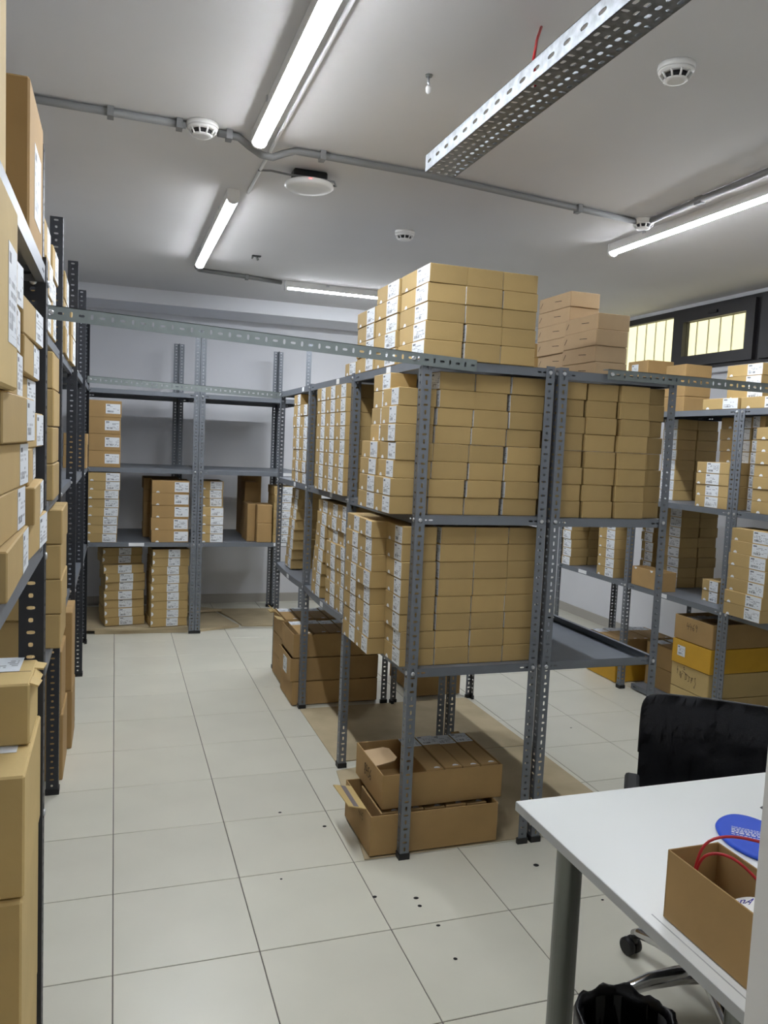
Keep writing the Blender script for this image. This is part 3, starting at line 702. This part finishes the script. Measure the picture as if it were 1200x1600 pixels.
def inner_boxes(desc, x0, y0, z0, n, wd, ln, h, along='x', group='shoeboxes packed in the floor trays', top_label=True, tilt=0.0):
    for k in range(n):
        cx, cy = (x0+wd*(k+0.5), y0+ln/2) if along == 'x' else (x0+ln/2, y0+wd*(k+0.5))
        L, W = (wd-0.004, ln) if along == 'x' else (ln, wd-0.004)
        o = link('shoebox', box_mesh(L, W, h, KB), None, None, (cx, cy, z0+0.0006+0.003*(k % 2)), (0,0,0))
        w_ = ('first','second','third','fourth','fifth','sixth')[k]
        tag(o, 'brown shoebox, %s from the left %s' % (w_, desc) if n > 1 else 'brown shoebox %s' % desc, 'shoebox', group)
        if top_label: link('sticker', sticker_mesh(min(L,0.09), 0.1 if along == 'x' else min(W,0.09)), None, o, (0, W/2-0.06 if along == 'x' else 0, h-0.0002), (-PI/2,0,0))
        if along == 'x':
            th = link('thumb_hole', thumb_mesh(0.0135, 'b'), None, o, (L*0.18, -W/2+0.012, h-0.0002), (-PI/2,0,0))
# pair under the front of the middle rack
low = tray('lower brown cardboard tray on floor, front of middle rack', 0.965, 1.525, 0.455, 0.815, 0.010, 0.165)
up = tray('upper brown cardboard tray marked with a number, front of middle rack', 1.025, 1.560, 0.500, 0.870, 0.176, 0.142)
s = MB()
pf = [(0.0,-0.085),(0.085,-0.075),(0.105,-0.05),(0.105,0.05),(0.085,0.075),(0.0,0.085)]
s.prism(pf, 0.0, 0.004, 'z'); fo = link('flap', s.mesh('flap', True), KP, up, (-0.266, 0.0, 0.138), (0, math.radians(-8), 0))
s = MB(); s.prism([(0,-0.11),(-0.075,-0.10),(-0.085,0.10),(0,0.11)], 0, 0.004, 'z'); fo = link('flap', s.mesh('flap', True), KT, low, (-0.278, 0.0, 0.162), (0, math.radians(12), 0))
link('tape', MB().box(-0.052,-0.03,-0.10,0.10,0.0041,0.0046).mesh('tape'), TAPE, fo)
D8 = [[(0.5,0.5),(0.15,0.7),(0.2,0.95),(0.55,1.0),(0.8,0.85),(0.5,0.5),(0.15,0.25),(0.3,0.0),(0.7,0.05),(0.8,0.3),(0.5,0.5)]]
D4 = [[(0.35,1.0),(0.1,0.45),(0.85,0.5)],[(0.7,0.75),(0.6,0.0)]]
D5 = [[(0.8,1.0),(0.35,0.95),(0.25,0.6),(0.65,0.6),(0.75,0.25),(0.45,0.0),(0.15,0.1)]]
D6 = [[(0.75,1.0),(0.35,0.7),(0.2,0.25),(0.45,0.0),(0.75,0.2),(0.6,0.45),(0.25,0.3)]]
D9 = [[(0.7,0.7),(0.4,0.55),(0.25,0.8),(0.5,1.0),(0.75,0.8),(0.6,0.0)]]
def write(parent, glyphs, w_, h_, loc, rot, wd=0.003, gap=1.0):
    P = []
    for k, g in enumerate(glyphs):
        for pl in g: P.append([((u+k*gap)*w_, v*h_) for u, v in pl])
    return link('marker_writing', ribbon(P, wd).mesh('marker_writing'), INK, parent, loc, rot)
write(up, [D8,D4,D5,D6], 0.024, 0.046, (-0.2685, 0.06, 0.055), (0,0,-PI/2), 0.0042)
write(low, [D4,D4,D5], 0.022, 0.032, (-0.2815, -0.02, 0.10), (0,0,-PI/2), 0.002)
inner_boxes('inside the upper tray of the middle rack', 1.215, 0.515, 0.183, 4, 0.083, 0.31, 0.135, 'x')
inner_boxes('peeking from the lower floor tray', 1.02, 0.50, 0.018, 5, 0.095, 0.27, 0.143, 'x', top_label=False)
s = MB(); s.prism([(0,0),(0.05,0),(0.045,0.035),(0,0.04)], 0, 0.004, 'y'); link('flap', s.mesh('flap', True), KB, up, (0.20, 0.16, 0.125), (math.radians(-50),0,math.radians(20)))
# three-high trays deeper in the aisle row
gm = 'floor trays in the second half of the middle rack'
for k in range(3):
    nm = ('bottom','middle','top')[k]
    x0 = 1.045 if k != 1 else 1.03
    t_ = tray('long brown tray, %s of nearer pile under the middle rack' % nm, x0+0.0, 1.60, 2.305, 2.67, 0.006+0.150*k, 0.146, KB, group=gm)
    if k == 1: link('sticker', sticker_mesh(0.11,0.10), None, t_, (-(1.60-x0)/2-0.0003, -0.02, 0.02), (0,0,-PI/2))
    t_ = tray('long brown tray, %s of farther pile under the middle rack' % nm, 1.065, 1.60, 2.70, 3.06, 0.006+0.150*k, 0.146, KB, group=gm)
    if k == 2:
        for (a, b_, r_) in ((-0.13, 0.05, 35), (0.06, 0.07, 60), (0.14, 0.04, 15)):
            s = MB(); s.prism([(0,-0.05),(-b_,-0.045),(-b_*1.1,0.04),(0,0.05)], 0, 0.004, 'z'); link('torn_flap', s.mesh('torn_flap', True), KT, t_, (-0.268, a, 0.142), (0, math.radians(r_-20), 0))
inner_boxes('in the top nearer tray under the middle rack', 1.08, 2.33, 0.312, 4, 0.098, 0.3, 0.138, 'x')
inner_boxes('in the top farther tray under the middle rack', 1.08, 2.73, 0.312, 4, 0.098, 0.3, 0.138, 'x')
tray('brown tray standing past the rear posts under the middle rack', 1.86, 2.19, 2.32, 2.80, 0.006, 0.15, KB, group=gm)
# right rack crates
gx = 'long trays stacked on the floor under the right rack'
cr = []
for k, (mm, nm, cn) in enumerate(((KT,'bottom','brown'),(KT,'second','brown scribbled'),(KY,'third','yellow'),(KB,'top','brown numbered'))):
    cr.append(tray('%s long tray, %s of four-high pile under the right rack' % (cn, nm), 3.384 if k != 2 else 3.378, 3.92, 1.365, 1.705, 0.044+0.153*k, 0.150 if k != 3 else 0.15, mm, group=gx, rz=(0.3,-0.4,0.5,0.2)[k]))
SC = [[[(0.1,1.0),(0.12,0.35)],[(0.0,0.7),(0.35,0.75)]],[[(0.0,0.3),(0.2,0.65),(0.4,0.35),(0.15,0.3),(0.5,0.1),(0.7,0.5),(0.9,0.55)]],[[(0.2,1.0),(0.4,1.15),(0.5,0.95),(0.3,0.9),(0.8,0.9)]],[[(0.1,0.6),(0.1,0.1),(0.5,0.2),(0.5,0.5),(0.1,0.6)],[(-0.9,0.75),(1.6,0.45)]],[[(0.4,0.5),(0.4,0.1),(0.1,0.05)]],[[(0.6,0.5),(0.2,0.45),(0.5,0.3),(0.2,0.05)],[(0.1,0.2),(0.7,0.5)]],[[(0.3,0.5),(0.6,0.6),(0.5,0.35),(0.7,0.1),(0.4,-0.3),(0.25,-0.15)]]]
write(cr[1], SC, 0.030, 0.075, (-0.2690, 0.115, 0.055), (0,0,-PI/2), 0.0028, 0.85)
write(cr[3], [D4,D4,D6,D9], 0.025, 0.042, (-0.2690, 0.06, 0.075), (0,0,-PI/2), 0.0026)
link('sticker', sticker_mesh(0.07,0.065), None, cr[2], (-0.2724, 0.085, 0.05), (0,0,-PI/2))
inner_boxes('in the top tray under the right rack', 3.42, 1.39, 0.512, 4, 0.095, 0.28, 0.118, 'x')
tray('yellow tray on the floor in the far bay, right rack', 3.425, 3.93, 2.345, 2.715, 0.004, 0.152, KY, group=gx)
tray('dark brown tray above the yellow one, right rack', 3.43, 3.93, 2.35, 2.715, 0.158, 0.150, KB, group=gx)
inner_boxes('in the tray above the yellow tray, right rack', 3.455, 2.375, 0.165, 5, 0.092, 0.31, 0.142, 'x')
tray('brown tray at the back, lower, beside the crates, right rack', 3.56, 3.93, 1.80, 2.19, 0.044, 0.15, KB, group=gx)
tray('brown tray at the back, upper, beside the crates, right rack', 3.56, 3.93, 1.80, 2.19, 0.196, 0.15, KB, group=gx)
inner_boxes('in the upper back tray beside the crates', 3.585, 1.83, 0.205, 3, 0.105, 0.31, 0.142, 'x')
ob = tray('open brown box with white tabs on lower shelf, right rack', 3.386, 3.50, 1.865, 2.185, LR[0], 0.128, KB, cat='box', name='open_box', group='open boxes')
for yy in (-0.05, 0.12): link('white_tab', thumb_mesh(0.0135, 'b'), PAPER, ob, (-0.0573, yy, 0.124), (0,PI,PI/2))
# cardboard sheets on the floor
def sheet(desc, poly, z, t, rz=0, wob=0.0):
    s = MB(); s.prism(poly, z, z+t, 'z')
    return tag(link('cardboard_sheet', s.mesh('cardboard_sheet', True), KS), desc, 'cardboard', 'flattened cardboard sheets on the floor')
sheet('flattened cardboard sheet on the floor at front of middle rack', [(0.945,0.452),(1.64,0.458),(2.215,0.50),(2.215,1.385),(1.65,1.395),(1.06,1.30)], 0.0008, 0.004)
sheet('flattened cardboard sheet on the floor under the centre of middle rack', [(1.085,1.41),(2.21,1.40),(2.20,2.24),(1.082,2.236)], 0.0008, 0.004)
sheet('large flattened sheet under the piles of the back rack', [(-0.27,4.345),(0.1,4.30),(0.585,4.305),(0.585,4.9),(0.95,4.95),(1.02,4.62),(0.98,5.1),(0.3,5.25),(-0.24,5.2)][:5]+[(0.585,5.2),(-0.25,5.2)], 0.030, 0.018)
sheet('lower flattened sheet jutting out beneath the back rack piles', [(-0.15,4.33),(0.585,4.296),(0.585,5.1),(-0.2,5.1)], 0.0008, 0.028)
sheet('flattened sheet right of the centre post, back rack', [(0.675,4.30),(1.03,4.42),(1.0,4.50),(0.86,5.1),(0.675,5.15)], 0.0008, 0.022)
sheet('flattened sheet with ragged edge at right, back rack', [(1.06,4.45),(1.50,4.38),(1.50,5.1),(0.9,5.15),(1.02,4.7)], 0.0008, 0.012)

# ------------------------------------------------------------------ ceiling fittings
def led_light(desc, p, L, rz):
    """linear LED batten on the ceiling; local x along"""
    r = thing('ceiling_light', (p[0], p[1], ZC), desc, 'light', 'linear ceiling lights', rz)
    s = MB(); s.prism([(-0.030,-0.050),(0.030,-0.050),(0.028,0.0),(-0.028,0.0)], -L/2, L/2, 'x'); link('housing', s.mesh('housing', True), WHITEP, r)
    n = 10; poly = [(0.029*math.cos(-PI*i/n), -0.050+0.011*math.sin(-PI*i/n)) for i in range(n+1)]
    s = MB(); s.prism(poly, -L/2+0.012, L/2-0.012, 'x'); link('diffuser', s.mesh('diffuser', True), LED, r)
    for sg in (-1, 1):
        poly2 = [(0.031,0.0)]+[(0.031*math.cos(-PI*i/n), -0.048+0.025*math.sin(-PI*i/n)) for i in range(n+1)]+[(-0.031,0.0)]
        s = MB(); s.prism(poly2, sg*(L/2-0.012), sg*(L/2+0.004), 'x'); link('end_cap', s.mesh('end_cap', True), WHITEP, r)
    for u in (-0.3*L, 0.3*L): link('clip', MB().box(u-0.012, u+0.012, -0.034, 0.034, -0.016, -0.001).mesh('clip'), ZINC, r)
    return r
led_light('bright linear ceiling light nearest the viewer, cut by top edge', (0.525, 0.10), 1.72, PI/2)
led_light('short-looking linear ceiling light in line beyond the nearest one', (0.535, 2.63), 1.70, PI/2)
led_light('linear ceiling light running across near the back wall', (2.10, 3.98), 1.70, 0.02)
led_light('linear ceiling light at right above the window side', (2.80, 0.95), 1.70, PI/2)

led_light('added unseen linear ceiling light brightening the partition', (1.95, -2.05), 1.7, 0.0)  # extra lamp added out of view to brighten the white partition

def conduit(desc, pts, r=0.0155, clips=(), name='conduit', m=COND, cat='conduit', group='grey ceiling conduits'):
    root = tag(link(name, MB().tube(pts, r, 10).mesh(name), m), desc, cat, group)
    for (x, y, z) in clips:
        s = MB(); s.box(-0.012, 0.012, -0.024, 0.024, -0.021, 0.017); link('clip', s.mesh('clip'), m, root, (x, y, z))
    return root
zc = ZC-0.0175
conduit('grey conduit on the ceiling left of the first smoke detector', [(-0.98,0.965,zc),(-0.3,0.975,zc),(0.235,0.985,zc)], clips=[(-0.05,0.979,zc),(0.21,0.985,zc)])
conduit('long grey conduit crossing the ceiling from first detector to the right', [(0.365,1.01,zc),(0.45,1.02,zc),(0.50,1.035,zc-0.025),(0.55,1.05,zc-0.045),(0.60,1.06,zc-0.045),(0.65,1.065,zc-0.02),(0.70,1.07,zc),(1.3,1.10,zc),(2.2,1.23,zc),(2.585,1.285,zc)], clips=[(0.41,1.015,zc),(0.82,1.077,zc),(2.2,1.23,zc)])
conduit('grey conduit along the ceiling above the right light', [(2.645,1.23,zc),(2.62,0.45,zc),(2.60,-0.6,zc)], clips=[(2.632,0.85,zc),(2.615,0.25,zc)])
conduit('bent grey conduit joining the second light to the rear light', [(0.54,3.49,zc-0.005),(0.535,3.72,zc),(0.56,3.80,zc),(0.63,3.82,zc),(0.95,3.88,zc),(1.215,3.955,zc)], clips=[(0.93,3.876,zc)])
conduit('thin white cable duct on the ceiling between the two lights', [(0.600,-0.7,ZC-0.008),(0.605,1.0,ZC-0.008),(0.61,1.78,ZC-0.008)], 0.0075, m=WHITEP, cat='cable duct', group='cable ducts')

def detector(desc, p, r=0.056, hole=True):
    d = thing('smoke_detector', (p[0], p[1], ZC), desc, 'smoke detector', 'smoke detectors')
    link('base', MB().lathe([(r*1.05,-0.018),(r*1.07,-0.01),(r*1.05,0.0)], 28).mesh('base'), WHITEP, d)
    link('body', MB().lathe([(r*0.45,-0.052),(r*0.62,-0.050),(r*0.7,-0.046)], 28).mesh('body'), WHITEP, d)
    link('sensor_core', MB().lathe([(r*0.62,-0.046),(r*0.7,-0.03)], 24).mesh('sensor_core'), BLACKP, d)
    link('skirt', MB().lathe([(r*0.86,-0.030),(r*1.0,-0.024),(r*1.02,-0.018)], 28).mesh('skirt'), WHITEP, d)
    for k in range(10):
        a = 2*PI*k/10
        s = MB(); s.tube([(r*0.68*math.cos(a), r*0.68*math.sin(a), -0.0475),(r*0.92*math.cos(a), r*0.92*math.sin(a), -0.029)], 0.0035, 6); link('rib', s.mesh('rib'), WHITEP, d)
    return d
detector('white smoke detector on the conduit at upper left', (0.30, 0.985), 0.06)
detector('white smoke detector at upper right of the ceiling', (1.675, -0.17), 0.055)
detector('small white smoke detector in the middle of the ceiling', (1.585, 2.12), 0.055)
detector('white smoke detector at the conduit corner by the right light', (2.635, 1.285), 0.055)
ap = thing('wireless_access_point', (0.83, 1.36, ZC), 'oval white wireless access point hanging below the conduit', 'access point')
link('bracket', bevel_box('bracket', 0.16, 0.07, 0.05, 0.006, oz=-0.05), BLACKP, ap)
s = MB(); s.lathe([(0.06,-0.083),(0.10,-0.079),(0.116,-0.068),(0.112,-0.056),(0.09,-0.050)], 32); o = link('shell', s.mesh('shell'), WHITEP, ap)
s = MB(); s.lathe([(0.005,-0.003),(0.008,0.0)], 10); link('indicator_lamp', s.mesh('indicator_lamp'), REDLED, ap, (-0.02,-0.115,-0.063))
link('cable', MB().tube([(-0.23,0.05,-0.01),(-0.18,0.0,-0.02),(-0.1,-0.03,-0.035),(0.02,-0.05,-0.04),(0.11,-0.04,-0.04),(0.13,0.0,-0.045),(0.09,0.03,-0.04)], 0.005, 8).mesh('cable'), COND, ap)
sp = thing('sprinkler_head', (0.975, 0.22, ZC), 'small metal ceiling hook fitting with a clear drop', 'ceiling fitting')
link('plate', MB().lathe([(0.011,-0.006),(0.013,0.0)], 12).mesh('plate'), LEGM, sp)
link('stem', MB().tube([(0,0,-0.004),(0,0.004,-0.02),(0,-0.004,-0.035)], 0.004, 8).mesh('stem'), ZINC, sp)
link('bulb', MB().lathe([(0.003,-0.062),(0.009,-0.055),(0.010,-0.042),(0.005,-0.034)], 10).mesh('bulb'), WHITEP, sp)
mk = thing('ceiling_bracket', (0.89, 3.20, ZC), 'small dark broken bracket on the ceiling near the back', 'ceiling fitting')
link('plate', MB().box(-0.03,0.03,-0.018,0.018,-0.006,0).mesh('plate'), BLACKP, mk); link('stub', MB().tube([(0,0,-0.004),(0.012,0.0,-0.03)],0.008,7).mesh('stub'), LEGM, mk); link('stub', MB().tube([(-0.02,0,-0.004),(-0.03,0.01,-0.02)],0.006,7).mesh('stub'), LEGM, mk)
# perforated cable tray
TZ = 2.60; TX0, TX1 = 0.998, 1.112; TY0, TY1 = -1.42, 0.275
tr = thing('cable_tray', ((TX0+TX1)/2, TY1, TZ), 'galvanised perforated cable tray hanging below the ceiling at top right', 'cable tray')
wd = TX1-TX0; LT = TY1-TY0
s = MB(); q = wd/4
for k in range(4):
    s.strip((-wd/2+q*k, -LT, 0), (0,1,0), (1,0,0), (0,0,-1), LT, q, 0.0015, 0.036, (lambda kk: (lambda i, n: 1 if (i+kk) % 2 == 0 or kk in (1,2) else 2))(k), (0.0105, 0.0062))
link('tray_floor', s.mesh('tray_floor', True), GALV, tr)
for sg in (-1, 1):
    s = MB(); s.strip((sg*wd/2, -LT, 0), (0,1,0), (0,0,1), (sg,0,0), LT, 0.058, 0.0015, 0.075, lambda i, n: 1, (0.016, 0.0055))
    link('side_wall', s.mesh('side_wall', True), GALV, tr)
    link('side_fold', MB().box(sg*wd/2-0.006*(sg > 0)-0.0, sg*wd/2+0.006*(sg < 0), -LT, 0, 0.0565, 0.058).mesh('side_fold'), GALV, tr)
for yy in (-1.36, -1.08):
    link('hanger_rod', MB().tube([(0, yy-TY1+0.0, 0.0),(0, yy-TY1, ZC-TZ)], 0.004, 8).mesh('hanger_rod'), ZINC, tr)
conduit('red cable dropping from the ceiling into the cable tray', [(1.164,-0.203,ZC-0.0005),(1.13,-0.25,2.845),(1.095,-0.31,2.80),(1.06,-0.37,2.74),(1.03,-0.42,2.69),(1.03,-0.44,2.61)], 0.004, name='red_cable', m=RED, cat='cable', group='red cables')

# ------------------------------------------------------------------ desk corner
dk = thing('desk', (0.985, -0.645, 0), 'white laminate table with round metal legs at lower right', 'table')
DX1, DY0 = 2.45, -1.445
s = bevel_box('tabletop', DX1-0.985, -0.645-DY0, 0.0255, 0.0012); link('tabletop', s, WHITEL, dk, ((DX1-0.985)/2, (DY0+0.645)/2, 0.714))
for (a, b, c, d) in ((-0.0012,0,DY0+0.645,0), (0,DX1-0.985,0,0.0012)):
    link('edge_band', MB().box(a, b, c, d, 0.7155, 0.738).mesh('edge_band'), EDGE, dk)
link('edge_groove', MB().box(0.024,0.0265,DY0+0.645,-0.52,0.7394,0.7399).mesh('edge_groove'), EDGE, dk)
for (x, y) in ((1.087,-0.752),(2.35,-0.752),(1.087,-1.34),(2.35,-1.34)):
    link('leg', MB().lathe([(0.031,0.0),(0.031,0.012),(0.033,0.012),(0.033,0.690),(0.042,0.700),(0.042,0.714)], 24).mesh('leg'), LEGM, dk, (x-0.985, y+0.645, 0))
for (x0,x1,y0,y1) in ((1.12,2.32,-0.765,-0.735),(1.12,2.32,-1.355,-1.325)):
    link('under_rail', MB().box(x0-0.985,x1-0.985,y0+0.645,y1+0.645,0.675,0.712).mesh('under_rail'), LEGM, dk)
bx = tray('open brown cardboard box with red cables on the white table', 1.026, 1.148, -1.444, -1.178, 0.7400, 0.140, KB, cat='box', name='open_box', group='open boxes', t=0.003)
rl = thing('tape_roll', (1.082, -1.325, 0.7445), 'white round lid with blue lettering inside the table box', 'roll')
rl.rotation_euler = (math.radians(0), math.radians(0), 0)
dsk = link('disc', MB().lathe([(0.046,0.0),(0.05,0.006),(0.05,0.018),(0.046,0.021),(0.02,0.021)], 36).mesh('disc'), WHITEP, rl, (0,0,0.065), (math.radians(-20), math.radians(-24), 0))
link('core', MB().lathe([(0.03,0.0),(0.03,0.05)], 20).mesh('core'), KB, rl)
cu = bpy.data.curves.new('lettering', 'FONT'); cu.body = 'IenA'; cu.size = 0.026; cu.align_x = 'CENTER'; cu.extrude = 0.0002
tmp = bpy.data.objects.new('tmp', cu); COL.objects.link(tmp)
me = bpy.data.meshes.new_from_object(tmp.evaluated_get(bpy.context.evaluated_depsgraph_get())); bpy.data.objects.remove(tmp)
for v in me.vertices:       # bend the lettering along the rim
    rr = 0.024+v.co.y; a = PI/2 - v.co.x/0.031
    v.co = Vector((rr*math.cos(a), rr*math.sin(a), v.co.z))
me.materials.clear(); link('lettering', me, INKB, dsk, (0,0,0.0214), (0,0,math.radians(-55)))
conduit('red cable looping up out of the table box', smooth_path([(1.050,-1.235,0.75),(1.052,-1.225,0.83),(1.066,-1.235,0.89),(1.095,-1.275,0.902),(1.118,-1.335,0.87),(1.128,-1.385,0.82),(1.13,-1.41,0.76)]), 0.0028, name='red_cable', m=RED, cat='cable', group='red cables')
conduit('second red cable leaving the table box to the right', smooth_path([(1.066,-1.205,0.75),(1.07,-1.205,0.84),(1.10,-1.205,0.90),(1.165,-1.235,0.912),(1.24,-1.30,0.89),(1.30,-1.36,0.80),(1.36,-1.37,0.7435)]), 0.0028, name='red_cable', m=RED, cat='cable', group='red cables')
# blue insole
ins = thing('shoe_insole', (1.480, -0.985, 0.7402), 'blue foam shoe insole with white print on the white table', 'insole')
outl = [(-0.105,-0.043),(-0.110,-0.005),(-0.104,0.035),(-0.086,0.075),(-0.058,0.105),(-0.020,0.122),(0.012,0.123),(0.038,0.105),(0.055,0.072),(0.068,0.03),(0.085,-0.015),(0.098,-0.06),(0.096,-0.105),(0.070,-0.138),(0.030,-0.15),(-0.012,-0.145),(-0.050,-0.125),(-0.082,-0.090)]
outl = [(p.x, p.y) for p in smooth_path([(u, v, 0) for u, v in outl+outl[:1]], 3)[:-1]]
b = MB(); n = len(outl)
for (sc, zz_) in ((1.0,0.0),(1.02,0.004),(1.0,0.009),(0.9,0.0075),(0.5,0.0055)):
    b.V += [(u*sc, v*sc, zz_) for u, v in outl]
for i in range(4):
    for j in range(n): b.F.append((i*n+j, i*n+(j+1)%n, (i+1)*n+(j+1)%n, (i+1)*n+j)); b.smooth.append(True)
b.F.append(tuple(4*n+j for j in range(n))); b.F.append(tuple(reversed(range(n)))); b.smooth += [False, False]
pad = link('pad', b.mesh('pad', True), BLUE, ins, (0,0,0.0004))
def print_lines(parent):
    s = MB()
    for r_, (v, h, dens) in enumerate(((0.030,0.0022,9),(0.024,0.0022,9),(0.016,0.004,6),(0.008,0.004,6),(-0.002,0.006,5),(-0.012,0.003,7))):
        x = -0.03
        while x < 0.035:
            l_ = random.uniform(0.5,1.3)*0.06/dens
            s.quad((x,v,0),(x+l_*0.75,v,0),(x+l_*0.75,v+h,0),(x,v+h,0)); x += l_
    link('printed_text', s.mesh('printed_text'), PRINTW, parent, (-0.042,0.03,0.0079), (0,0,math.radians(-42)))
print_lines(pad)
ph = thing('stapler', (1.60, -0.885, 0.7402), 'black wedge-shaped gadget half hidden behind the partition', 'gadget')
s = MB(); s.prism([(-0.03,0.018),(0.0,0.0),(0.14,0.0),(0.15,0.012),(0.12,0.026),(0.0,0.028)], -0.022, 0.022, 'y'); link('body', s.mesh('body', True), BLACKP, ph, (0,0,0.0004)); link('strip', MB().box(0.0,0.11,-0.012,0.012,0.0285,0.0295).mesh('strip'), CHROME, ph)

# office chair
ch = thing('office_chair', (1.685, -0.61, 0), 'black office chair with chrome star base behind the table', 'chair', None, math.atan2(-0.8,-0.6)+PI/2)
# local -y is the facing direction
for k in range(5):
    a = 2*PI*k/5 + math.radians(65.9)
    d = Vector((math.cos(a), math.sin(a), 0))
    s = MB(); s.tube([d*0.03+Vector((0,0,0.115)), d*0.10+Vector((0,0,0.116)), d*0.19+Vector((0,0,0.108)), d*0.255+Vector((0,0,0.09)), d*0.283+Vector((0,0,0.073))], [0.028,0.026,0.023,0.018,0.014], 12)
    lg = link('base_leg', s.mesh('base_leg'), CHROME, ch)
    cs = link('caster', MB().tube([d*0.280+Vector((0,0,0.082)), d*0.280+Vector((0,0,0.045))], 0.012, 10).mesh('caster'), BLACKP, lg)
    px = Vector((-d.y, d.x, 0))
    for sg in (-1, 1):
        c0 = d*0.292+Vector((0,0,0.029))
        s = MB(); s.tube([c0+px*sg*0.004, c0+px*sg*0.008, c0+px*sg*0.022, c0+px*sg*0.026], [0.022,0.0285,0.0285,0.022], 20); link('wheel', s.mesh('wheel'), BLACKP, lg)
link('gas_column', MB().lathe([(0.028,0.10),(0.028,0.26),(0.018,0.26),(0.018,0.41)], 18).mesh('gas_column'), BLACKP, ch)
link('seat', bevel_box('seat', 0.46, 0.45, 0.08, 0.03, 3), BLACKF, ch, (0,0,0.41))
# backrest: gently curved rounded slab
def backrest_mesh():
    bm = bmesh.new(); bmesh.ops.create_grid(bm, x_segments=14, y_segments=12, size=0.5)
    hw, hh = 0.235, 0.20
    for v in bm.verts:
        u, t = v.co.x*2, v.co.y*2
        # squircle corners
        uu = u*math.sqrt(max(0, 1-0.10*t**12)); tt = t*math.sqrt(max(0, 1-0.10*u**12))
        v.co = Vector((uu*hw, 0.035*(1-uu*uu)+0.03*t*0, tt*hh))
    r = bmesh.ops.solidify(bm, geom=list(bm.faces), thickness=0.035)
    me = bpy.data.meshes.new('backrest'); bm.to_mesh(me); bm.free()
    for p in me.polygons: p.use_smooth = True
    return me
bk = link('backrest', backrest_mesh(), BLACKF, ch, (0,0.275,0.655), (math.radians(-7),0,0))
bv = bk.modifiers.new('round', 'BEVEL'); bv.width = 0.012; bv.segments = 3; bv.angle_limit = 0.6
b = MB(); pts = []
for k in range(25):
    a = PI*k/24; u = math.cos(a); x = 0.233*(abs(u)**0.22)*(1 if u >= 0 else -1); zq = 0.198*(math.sin(a)**0.22 if math.sin(a) > 0 else 0)
    pts.append((x, 0.035*(1-(x/0.225)**2)+0.016, zq))
b.tube(pts, 0.006, 8); link('back_trim', b.mesh('back_trim'), BLACKP, bk)
link('back_bar', MB().tube([(0,0.12,0.40),(0,0.30,0.41),(0,0.335,0.50),(0,0.338,0.64)], 0.018, 10).mesh('back_bar'), BLACKP, ch)
for sg in (-1, 1):
    am = link('armrest', bevel_box('armrest', 0.045, 0.15, 0.024, 0.011, 2), BLACKP, ch, (sg*0.252, 0.02, 0.632))
    link('arm_support', MB().tube([(sg*-0.05,0.02,-0.19),(sg*0.0,0.02,-0.14),(0,0.02,0.004)], 0.014, 8).mesh('arm_support'), BLACKP, am)
# bin
bn = thing('waste_bin', (1.135, -0.955, 0), 'black waste bin lined with a crumpled black bag under the table', 'bin')
link('bucket', MB().lathe([(0.085,0.0),(0.106,0.315),(0.109,0.32),(0.103,0.32),(0.082,0.01)], 28).mesh('bucket'), BLACKP, bn)
b = MB(); n = 56; prof = [(0.078,0.05),(0.094,0.2),(0.101,0.315),(0.105,0.342),(0.114,0.342),(0.118,0.325),(0.117,0.28),(0.112,0.22)]
rnd = [random.uniform(-1,1) for _ in range(n)]
for i, (r, z) in enumerate(prof):
    for j in range(n):
        a = 2*PI*j/n; amp = 0.0 if i < 2 else 0.006
        wob = math.sin(a*5+i*0.6)*0.6+math.sin(a*11+i)*0.5+rnd[j]*0.35
        b.V.append(((r+amp*wob*0.8)*math.cos(a), (r+amp*wob*0.8)*math.sin(a), z+(0.006*wob if i >= 2 else 0)))
for i in range(len(prof)-1):
    for j in range(n): b.F.append((i*n+j, i*n+(j+1)%n, (i+1)*n+(j+1)%n, (i+1)*n+j)); b.smooth.append(True)
b.F.append(tuple(reversed(range(n)))); b.smooth.append(False)
link('bin_bag', b.mesh('bin_bag'), BAG, bn)
build_stuff()
print('shoeboxes', NBOX, 'objects', len(bpy.data.objects))
